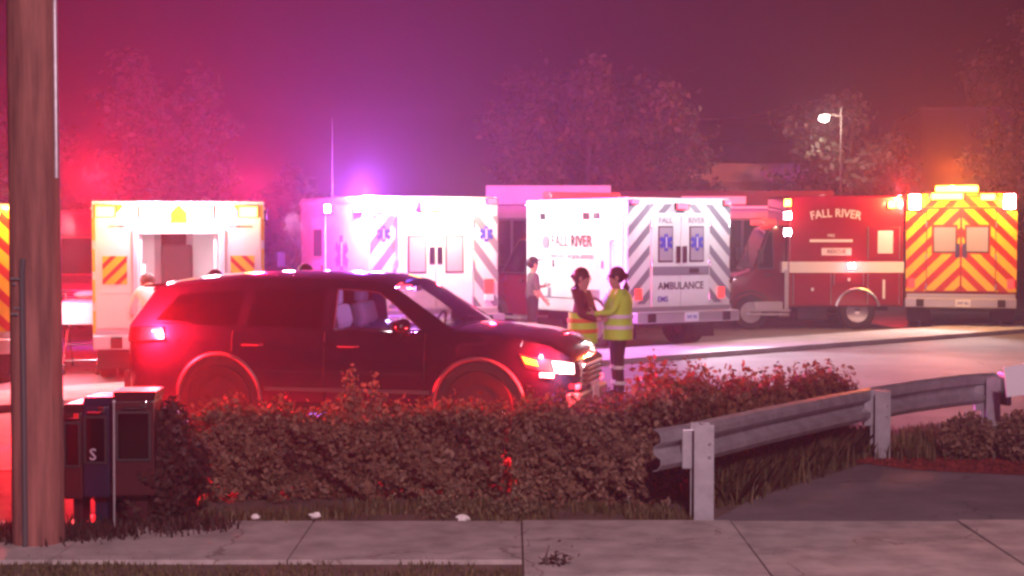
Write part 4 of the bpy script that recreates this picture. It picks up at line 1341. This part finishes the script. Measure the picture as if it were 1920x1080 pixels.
# greenhouse
def gy(z):
    return float(np.interp(z, [1.10, 1.62, 1.74], [.905, .735, .66]))
outer = [(1.22, 1.12), (.46, 1.60), (.30, 1.645), (-.4, 1.675), (-1.3, 1.665), (-2.05, 1.60), (-2.26, 1.55), (-2.52, 1.15), (-1.5, 1.12), (0, 1.11)]
wins = [[(-.16, 1.155), (.80, 1.155), (.47, 1.42), (.31, 1.53), (.16, 1.555), (-.16, 1.57)],
        [(-1.16, 1.165), (-.30, 1.155), (-.30, 1.57), (-1.10, 1.565)],
        [(-2.22, 1.22), (-1.26, 1.17), (-1.22, 1.56), (-1.98, 1.50)]]
for s in (-1, 1):
    bm = bmesh.new()
    for loop in [outer] + wins:
        vs = [bm.verts.new((x, s * gy(z), z)) for x, z in loop]
        for i in range(len(vs)):
            bm.edges.new((vs[i - 1], vs[i]))
    bmesh.ops.triangle_fill(bm, use_beauty=True, use_dissolve=False, edges=bm.edges[:])
    # drop fill inside the openings
    def inside(p, poly):
        c = False
        for i in range(len(poly)):
            (ax, ay), (bx_, by) = poly[i], poly[i - 1]
            if (ay > p[1]) != (by > p[1]) and p[0] < (bx_ - ax) * (p[1] - ay) / (by - ay) + ax:
                c = not c
        return c
    kill = [f for f in bm.faces if any(inside((f.calc_center_median().x, f.calc_center_median().z), q) for q in wins)]
    bmesh.ops.delete(bm, geom=kill, context='FACES_ONLY')
    me = bpy.data.meshes.new('pillar_frame')
    bm.to_mesh(me)
    bm.free()
    tmp = MB()
    tmp.v = [tuple(v.co) for v in me.vertices]
    tmp.f = [tuple(p.vertices) for p in me.polygons]
    bpy.data.meshes.remove(me)
    obj('pillar_frame', tmp, 'navy_paint', S, solid=.03)
    for i, q in enumerate(wins):
        cx = sum(p[0] for p in q) / len(q); cz = sum(p[1] for p in q) / len(q)
        qq = [(cx + (x - cx) * 1.03, cz + (z - cz) * 1.04) for x, z in q]
        g_ = MB().prism(qq, lambda x, z: (x, s * (gy(z) - .006), z), lambda x, z: (x, s * (gy(z) - .011), z))
        sw = obj('side_window', g_, 'clear_glass' if i == 0 else 'tinted_glass', S)
        if i:
            continue
        fr = MB()
        for j in range(len(q)):
            fr.tube([(q[j - 1][0], s * (gy(q[j - 1][1]) + .003), q[j - 1][1]), (q[j][0], s * (gy(q[j][1]) + .003), q[j][1])], .006, 5)
        obj('window_trim', fr, 'rubber', sw)
rl = [(.47, 1.595), (.30, 1.643), (-.05, 1.66), (-.4, 1.673), (-.9, 1.672), (-1.3, 1.663), (-1.7, 1.635), (-2.05, 1.598), (-2.30, 1.555)]
rows = []
for x, z in rl:
    y_ = gy(z)
    rows.append([(x, y_ * f, z + .075 * (1 - f * f) ** .8) for f in (-1, -.9, -.7, -.4, 0, .4, .7, .9, 1)])
obj('roof', MB().grid(rows), 'navy_paint', S, smooth=True, solid=.025)
obj('spoiler', MB().prism([(-2.22, 1.58), (-2.46, 1.56), (-2.46, 1.535), (-2.22, 1.54)], lambda x, z: (x, -.66, z + .03), lambda x, z: (x, .66, z + .03)), 'navy_paint', S, bevel=.01)
def slab_glass(name, lo, hi, mtl, n=8):
    rws = []
    for j in range(n + 1):
        f = -1 + 2 * j / n
        bl = (1 - f * f)
        rws.append([(lo[0] + lo[2] * bl, f * lo[3], lo[1] + .03 * bl), (hi[0] + hi[2] * bl, f * hi[3], hi[1] + .065 * bl)])
    return obj(name, MB().grid(rws), mtl, S, smooth=True, solid=.006)
slab_glass('windshield', (1.20, 1.13, .10, .885), (.48, 1.595, .05, .735), 'clear_glass')
slab_glass('rear_window', (-2.50, 1.17, -.06, .86), (-2.28, 1.545, -.03, .735), 'tinted_glass')
for y in (-.3, .35):
    obj('wiper', MB().tube([(1.22, y + .3, 1.155), (1.06, y, 1.245), (1.03, y - .25, 1.26)], .009, 5), 'black_plastic', S)
# interior
obj('dashboard', MB().box((.92, 0, 1.02), (.5, 1.6, .22)), 'seat_cloth', S, bevel=.05)
for y in (-.42, .42):
    st_ = obj('front_seat', MB().box((.02, y, .78), (.55, .52, .18)).box((-.24, y, 1.08), (.16, .50, .62), Matrix.Rotation(R(-14), 3, 'Y')), 'seat_cloth', S, bevel=.05)
    obj('headrest', MB().box((-.32, y, 1.47), (.10, .28, .17)), 'seat_cloth', st_, bevel=.04)
rs = obj('rear_seat', MB().box((-1.0, 0, .78), (.5, 1.4, .18)).box((-1.28, 0, 1.05), (.16, 1.4, .6), Matrix.Rotation(R(-14), 3, 'Y')), 'seat_cloth', S, bevel=.05)
obj('steering_wheel', MB().tube([(.60 + .06 * math.cos(a), .42 + .18 * math.sin(a), 1.12 + .17 * math.cos(a)) for a in np.linspace(0, 2 * math.pi, 20)], .014, 6), 'black_plastic', S)
obj('interior_mirror', MB().box((.48, 0, 1.555), (.03, .22, .06)), 'black_plastic', S, bevel=.01)
obj('dome_lamp', MB().box((.20, -.25, 1.655), (.10, .14, .03)), 'lens_white', S, bevel=.006)
obj('visor_strobe', MB().box((.50, -.45, 1.585), (.05, .22, .04)), 'lens_red', S, bevel=.006)
light('tail_light', S, (-2.17, -1.03, 1.12), 3900, (1, .006, .012), .03)
light('headlamp_light', S, (2.36, -.92, .79), 40, (1, .5, .5), .03)
light('strobe_light', S, (2.16, -1.06, .90), 620, (1, .006, .012), .03)
light('cabin_fill_light', S, (.52, -.30, 1.52), 170, (.75, .25, 1), .04)  # violet fill added behind the windshield to tint cabin and haze

# ================================================================== STRETCHER
g = gnd(146, 704)
t = thing('stretcher', 'wheeled stretcher with a white sheet beside the open ambulance', 'stretcher', (g.x, g.y + .2, 0), R(10))
obj('mattress', MB().box((0, .6, 1.02), (.56, 1.8, .13)), 'white_cloth', t, bevel=.04, seg=3, smooth=True)
rows = [[(x, y, z) for x in np.linspace(-.31, .31, 7)] for y, z in [(-.33, .78), (-.325, .95), (-.30, 1.085), (.3, 1.092), (1.4, 1.092)]]
obj('sheet', MB().grid(rows), 'white_cloth', t, solid=.008, smooth=True)
obj('pillow', MB().ball((0, 1.2, 1.16), (.22, .18, .07), 14, 8), 'white_cloth', t, smooth=True)
fr = MB()
for s in (-1, 1):
    fr.tube([(s * .27, -.25, .90), (s * .27, 1.45, .90)], .02, 7)
fr.tube([(-.27, -.25, .90), (.27, -.25, .90)], .02, 7).tube([(-.27, 1.45, .90), (.27, 1.45, .90)], .02, 7)
obj('frame', fr, 'chrome', t, smooth=True)
for s in (-1, 1):
    for y, ya in ((-.15, .9), (1.3, .3)):
        lg = obj('leg', MB().tube([(s * .25, y, .12), (s * .25, ya, .88)], .019, 7), 'chrome', t, smooth=True)
        obj('caster', MB().lathe([(.001, -.02), (.075, -.02), (.08, 0), (.075, .02), (.001, .02)], (s * .25, y, .08), 'x', 16), 'rubber', lg)
    obj('side_rail', MB().tube([(s * .30, .1, .98), (s * .30, .1, 1.22), (s * .30, .8, 1.22), (s * .30, .8, .98)], .014, 6), 'chrome', t)
obj('cross_bar', MB().tube([(-.25, -.10, .22), (.25, -.10, .22)], .014, 6).tube([(-.25, .1, .45), (.25, .1, .45)], .014, 6), 'chrome', t)

# ================================================================== PEOPLE
def person(label, loc, rz, mats, J=None, h=1.7, hair=None, cap=None, group=None, bulk=1.0):
    """mats: shirt, trousers, skin colour names; J overrides joints (in units of standing height 1.7)"""
    t = thing('person', label, 'person', loc, rz, group)
    k = h / 1.7
    P = dict(pel=(0, 0, .93), waist=(0, 0, 1.06), chest=(.0, 0, 1.28), neck=(0, 0, 1.42), jaw=(.02, 0, 1.50), head=(.005, 0, 1.60), top=(0, 0, 1.67))
    for s, q in ((1, 'L'), (-1, 'R')):
        P.update({'sh' + q: (0, s * .175, 1.375), 'el' + q: (-.02, s * .23, 1.10), 'wr' + q: (.05, s * .24, .86), 'hd' + q: (.07, s * .24, .79),
                  'hip' + q: (0, s * .09, .88), 'kn' + q: (.01, s * .10, .49), 'an' + q: (-.02, s * .11, .09), 'toe' + q: (.15, s * .13, .035)})
    if J: P.update(J)
    rad = dict(pel=.135, waist=.125, chest=.15, neck=.055, jaw=.075, head=.098, top=.062, sh=.066, el=.046, wr=.031, hd=.036, hip=.095, kn=.062, an=.046, toe=.04)
    names = list(P)
    E_ = [('pel', 'waist'), ('waist', 'chest'), ('chest', 'neck'), ('neck', 'jaw'), ('jaw', 'head'), ('head', 'top')]
    for q in 'LR':
        E_ += [('chest', 'sh' + q), ('sh' + q, 'el' + q), ('el' + q, 'wr' + q), ('wr' + q, 'hd' + q), ('pel', 'hip' + q), ('hip' + q, 'kn' + q), ('kn' + q, 'an' + q), ('an' + q, 'toe' + q)]
    me = bpy.data.meshes.new('body')
    me.from_pydata([Vector(P[n]) * k for n in names], [(names.index(a), names.index(b)) for a, b in E_], [])
    o = bpy.data.objects.new('body', me)
    COL.objects.link(o)
    o.modifiers.new('s', 'SKIN').use_smooth_shade = True
    for i, n in enumerate(names):
        r_ = rad[n[:-1] if n[-1] in 'LR' else n] * k * (bulk if n[:2] in ('pe', 'wa', 'ch', 'sh', 'el', 'hi', 'kn', 'an') else 1)
        sv = me.skin_vertices[0].data[i]
        sv.radius = (r_ * (1.18 if n in ('chest', 'waist', 'pel') else 1), r_ * (.82 if n in ('chest', 'waist', 'pel') else 1))
        sv.use_root = n == 'pel'
    o.modifiers.new('d', 'SUBSURF').levels = 2
    dg = bpy.context.evaluated_depsgraph_get()
    m2 = bpy.data.meshes.new_from_object(o.evaluated_get(dg))
    bpy.data.objects.remove(o)
    m2.name = 'body'
    m2.materials.clear()
    for mm in (mats[0], mats[1], mats[2], 'black_plastic'):
        m2.materials.append(M[mm])
    segs = []
    for a, b_ in E_:
        n = b_
        kind_ = 0
        if n in ('jaw', 'head', 'top') or n[:2] == 'hd': kind_ = 2
        elif n[:2] == 'wr': kind_ = 2 if len(mats) > 3 and 'short' in mats[3] else 0
        elif n[:3] == 'hip' or n[:2] in ('kn',): kind_ = 1
        elif n[:2] == 'an': kind_ = 2 if len(mats) > 3 and 'shorts' in mats[3] else 1
        elif n[:3] == 'toe': kind_ = 3
        segs.append((Vector(P[a]) * k, Vector(P[b_]) * k, kind_))
    for pl in m2.polygons:
        pl.use_smooth = True
        c = pl.center
        best = (9, 0)
        for a, b_, kd in segs:
            d = b_ - a
            f = max(0, min(1, (c - a).dot(d) / max(1e-6, d.length_squared)))
            q = ((a + d * f) - c).length
            if kd == 1: q *= 1.0
            if q < best[0]: best = (q, kd)
        pl.material_index = best[1]
    bo = bpy.data.objects.new('body', m2)
    COL.objects.link(bo)
    bo.parent = t
    hc = Vector(P['head']) * k
    up = (Vector(P['top']) - Vector(P['jaw'])).normalized()
    fwd = (Vector((1, 0, 0)) - up * up.x).normalized()
    lft = up.cross(fwd)
    def at_head(x, y, z): return hc + (fwd * x + lft * y + up * z) * k
    fc = MB().prism([(0, .018), (0, -.032), (.028, -.030)], lambda a, z: at_head(.088 + a, -.013, z - .02), lambda a, z: at_head(.088 + a, .013, z - .02))
    obj('nose', fc, mats[2], bo)
    for s in (-1, 1):
        obj('eye', MB().ball(at_head(.088, s * .033, .0), .011, 8, 6), 'black_plastic', bo)
        obj('ear', MB().ball(at_head(-.005, s * .096, -.02), (.026, .012, .034), 8, 6), mats[2], bo)
    obj('mouth', MB().box(at_head(.082, 0, -.075), (.012, .045, .010)), 'wall_maroon', bo)
    for q in 'LR':
        w_, h_ = Vector(P['wr' + q]) * k, Vector(P['hd' + q]) * k
        d = (h_ - w_).normalized()
        sd = d.cross(Vector((0, 1, .2))).normalized()
        nn = d.cross(sd)
        for i in range(4):
            a = h_ + sd * (.024 - .016 * i) + d * .01
            L = (.062, .072, .068, .052)[i]
            obj('finger', MB().tube([a, a + d * L * .55 + nn * .008, a + d * L * .95 + nn * .026], [.0088, .008, .0055], 6), mats[2], bo, smooth=True)
        a = w_ + d * .03 + sd * .028
        obj('thumb', MB().tube([a, a + sd * .03 + d * .03, a + sd * .034 + d * .062], [.011, .0095, .007], 6), mats[2], bo, smooth=True)
    if hair:
        hb = MB().ball((0, 0, 0), (.112 * k, .106 * k, .115 * k), 16, 10)
        hb.v = [tuple(hc + fwd * (x - .022) + lft * y + up * (z + .022)) for x, y, z in hb.v if True]
        ho = obj('hair', hb, hair[0], t, smooth=True)
        if len(hair) > 1:   # long hair or ponytail
            pts = [hc + fwd * p[0] + lft * p[1] + up * p[2] for p in hair[1]]
            obj('long_hair', MB().tube(pts, hair[2], 10), hair[0], ho, smooth=True)
    if cap:
        cb = MB().ball((0, 0, 0), (.116 * k, .110 * k, .098 * k), 16, 10)
        cb.v = [tuple(hc + fwd * (x - .004) + lft * y + up * (max(z, -.012) + .045)) for x, y, z in cb.v]
        co = obj('cap', cb, cap, t, smooth=True)
        br = MB().prism([(.06, -.075), (.17, -.05), (.195, 0), (.17, .05), (.06, .075)], lambda x, y: tuple(hc + fwd * x + lft * y + up * .038), lambda x, y: tuple(hc + fwd * x + lft * y + up * .052))
        obj('brim', br, cap, co)
    return t, P, k
def vest(t, P, k, m, lo=.80, hi=1.43, tape='reflective_white', wide=1.0, sleeves=False):
    zs = np.linspace(lo, hi, 9)
    rows = []
    top, bot = Vector(P['neck']), Vector(P['pel'])
    for z in zs:
        f = (z - .93) / (1.42 - .93)
        c = bot.lerp(top, f)
        rx = float(np.interp(z, [.75, .95, 1.1, 1.3, 1.38, 1.44], [.165, .165, .155, .165, .13, .08])) * wide
        ry = float(np.interp(z, [.75, .95, 1.1, 1.3, 1.38, 1.44], [.215, .205, .19, .225, .20, .09])) * wide
        rows.append([(k * (c.x + rx * math.cos(a)), k * (c.y + ry * math.sin(a)), k * c.z) for a in np.linspace(0, 2 * math.pi, 25)])
    v = obj('vest', MB().grid(rows), m, t, smooth=True, solid=.008)
    for z in (lo + .16, lo + .30):
        f = (z - .93) / (1.42 - .93)
        c = bot.lerp(top, f)
        tp = [[(k * (c.x + .172 * wide * math.cos(a)), k * (c.y + .219 * wide * math.sin(a)), k * (c.z + dz)) for a in np.linspace(0, 2 * math.pi, 25)] for dz in (-.025, .025)]
        obj('tape', MB().grid(tp), tape, v, solid=.004)
    return v
# by the cab of the lettered ambulance: cap, grey shirt
g = gnd(998, 652)
person('person in a dark cap, grey shirt and shorts facing the lettered ambulance', (g.x, g.y, 0), R(20), ('shirt_grey', 'dark_cloth', 'skin', 'short shorts'), h=1.66, cap='dark_cloth', hair=('hair_dark',),
       J=dict(elL=(.10, .22, 1.12), wrL=(.30, .20, 1.16), hdL=(.37, .19, 1.18), elR=(.02, -.24, 1.10), wrR=(.16, -.22, .92), hdR=(.21, -.21, .87), head=(.02, 0, 1.60), jaw=(.035, 0, 1.50)))
# two rescuers in hi-vis standing past the front of the dark car
g = gnd(1092, 748)
t, P, k = person('rescuer with long dark hair and brown jacket over a yellow green vest', (g.x, g.y, 0), R(-20), ('jacket_brown', 'dark_cloth', 'skin'), h=1.68, bulk=1.14,
       hair=('hair_brown', [(-.02, 0, .08), (-.09, 0, .0), (-.10, 0, -.14), (-.09, 0, -.30), (-.10, .0, -.38)], [.05, .09, .085, .06, .02]),
       J=dict(elL=(.08, .24, 1.12), wrL=(.28, .12, 1.10), hdL=(.35, .09, 1.10), elR=(.05, -.25, 1.12), wrR=(.24, -.16, 1.06), hdR=(.31, -.13, 1.06)))
vest(t, P, k, 'hi_vis', .74, 1.14, 'orange_tape', 1.16)
g = gnd(1158, 748)
t, P, k = person('rescuer in bright yellow jacket with dark hair tied in a ponytail', (g.x, g.y, 0), R(188), ('hi_vis', 'dark_cloth', 'skin'), h=1.70, bulk=1.2,
       hair=('hair_dark', [(-.06, 0, .08), (-.14, 0, .02), (-.16, 0, -.12), (-.15, 0, -.28), (-.17, 0, -.36)], [.03, .042, .045, .035, .012]),
       J=dict(elL=(.12, .24, 1.14), wrL=(.33, .14, 1.12), hdL=(.40, .11, 1.13), elR=(.08, -.25, 1.14), wrR=(.28, -.15, 1.05), hdR=(.35, -.12, 1.05), head=(.035, 0, 1.59), jaw=(.05, 0, 1.49), top=(.03, 0, 1.67)))
vest(t, P, k, 'hi_vis', .78, 1.43, 'reflective_white', 1.16)
for q in 'LR':
    for z in (.22, .42):
        a_, b_ = Vector(P['an' + q]), Vector(P['kn' + q])
        c = a_.lerp(b_, (z - .09) / .4) * k
        obj('leg_band', MB().lathe([(.078, -.022), (.078, .022)], c, 'z', 16), 'reflective_white', t, solid=.004)
# crew behind the dark car, at the open ambulance
g = gnd(292, 728)
person('person in a white shirt bending forward at the back of the open ambulance', (g.x, g.y, 0), R(115), ('shirt_white', 'dark_cloth', 'skin'), h=1.74, hair=('hair_brown',),
       J=dict(pel=(-.10, 0, .92), waist=(.0, 0, 1.06), chest=(.17, 0, 1.24), neck=(.30, 0, 1.33), jaw=(.38, 0, 1.36), head=(.45, 0, 1.41), top=(.50, 0, 1.46), shL=(.22, .18, 1.31), shR=(.22, -.18, 1.31),
              elL=(.36, .24, 1.08), wrL=(.52, .20, 1.0), hdL=(.58, .19, .98), elR=(.36, -.24, 1.08), wrR=(.52, -.20, 1.0), hdR=(.58, -.19, .98), hipL=(-.09, .09, .88), hipR=(-.09, -.09, .88)))
g = gnd(352, 742)
person('person in a white shirt half hidden behind the dark car roof', (g.x, g.y, 0), R(60), ('shirt_white', 'dark_cloth', 'skin'), h=1.62, hair=('hair_brown',),
       J=dict(chest=(.06, 0, 1.24), neck=(.12, 0, 1.34), jaw=(.17, 0, 1.41), head=(.18, 0, 1.50), top=(.19, 0, 1.56), shL=(.07, .18, 1.31), shR=(.07, -.18, 1.31)))
g = gnd(406, 752)
person('person whose dark hair just shows over the dark car roof near the open ambulance', (g.x, g.y, 0), R(80), ('dark_cloth', 'dark_cloth', 'skin'), h=1.66, hair=('hair_dark',))
g = gnd(575, 742)
person('person with dark hair seen over the dark car roof before the violet lit side', (g.x, g.y, 0), R(70), ('dark_cloth', 'dark_cloth', 'skin'), h=1.72, hair=('hair_dark',))

# ================================================================== ADDED HAZE, IN PLACE OF LENS GLARE
hz = MB().box((0, 46.5, 4.6), (136, 128, 11.2))  # volume added so the lamps glow, in place of lens glare
ho = obj('added_haze', hz, None)
ho['kind'] = 'stuff'
tag(ho, 'thin haze added to give the emergency lamps their glare', 'added_haze', None, 'stuff')
m = bpy.data.materials.new('added_haze')
m.use_nodes = True
nt = m.node_tree
nt.nodes.remove(nt.nodes['Principled BSDF'])
pv = nt.nodes.new('ShaderNodeVolumePrincipled')
pv.inputs['Color'].default_value = (.93, .90, .92, 1)
pv.inputs['Density'].default_value = HAZE
pv.inputs['Anisotropy'].default_value = 0.35
nt.links.new(pv.outputs[0], nt.nodes['Material Output'].inputs['Volume'])
ho.data.materials.append(m)
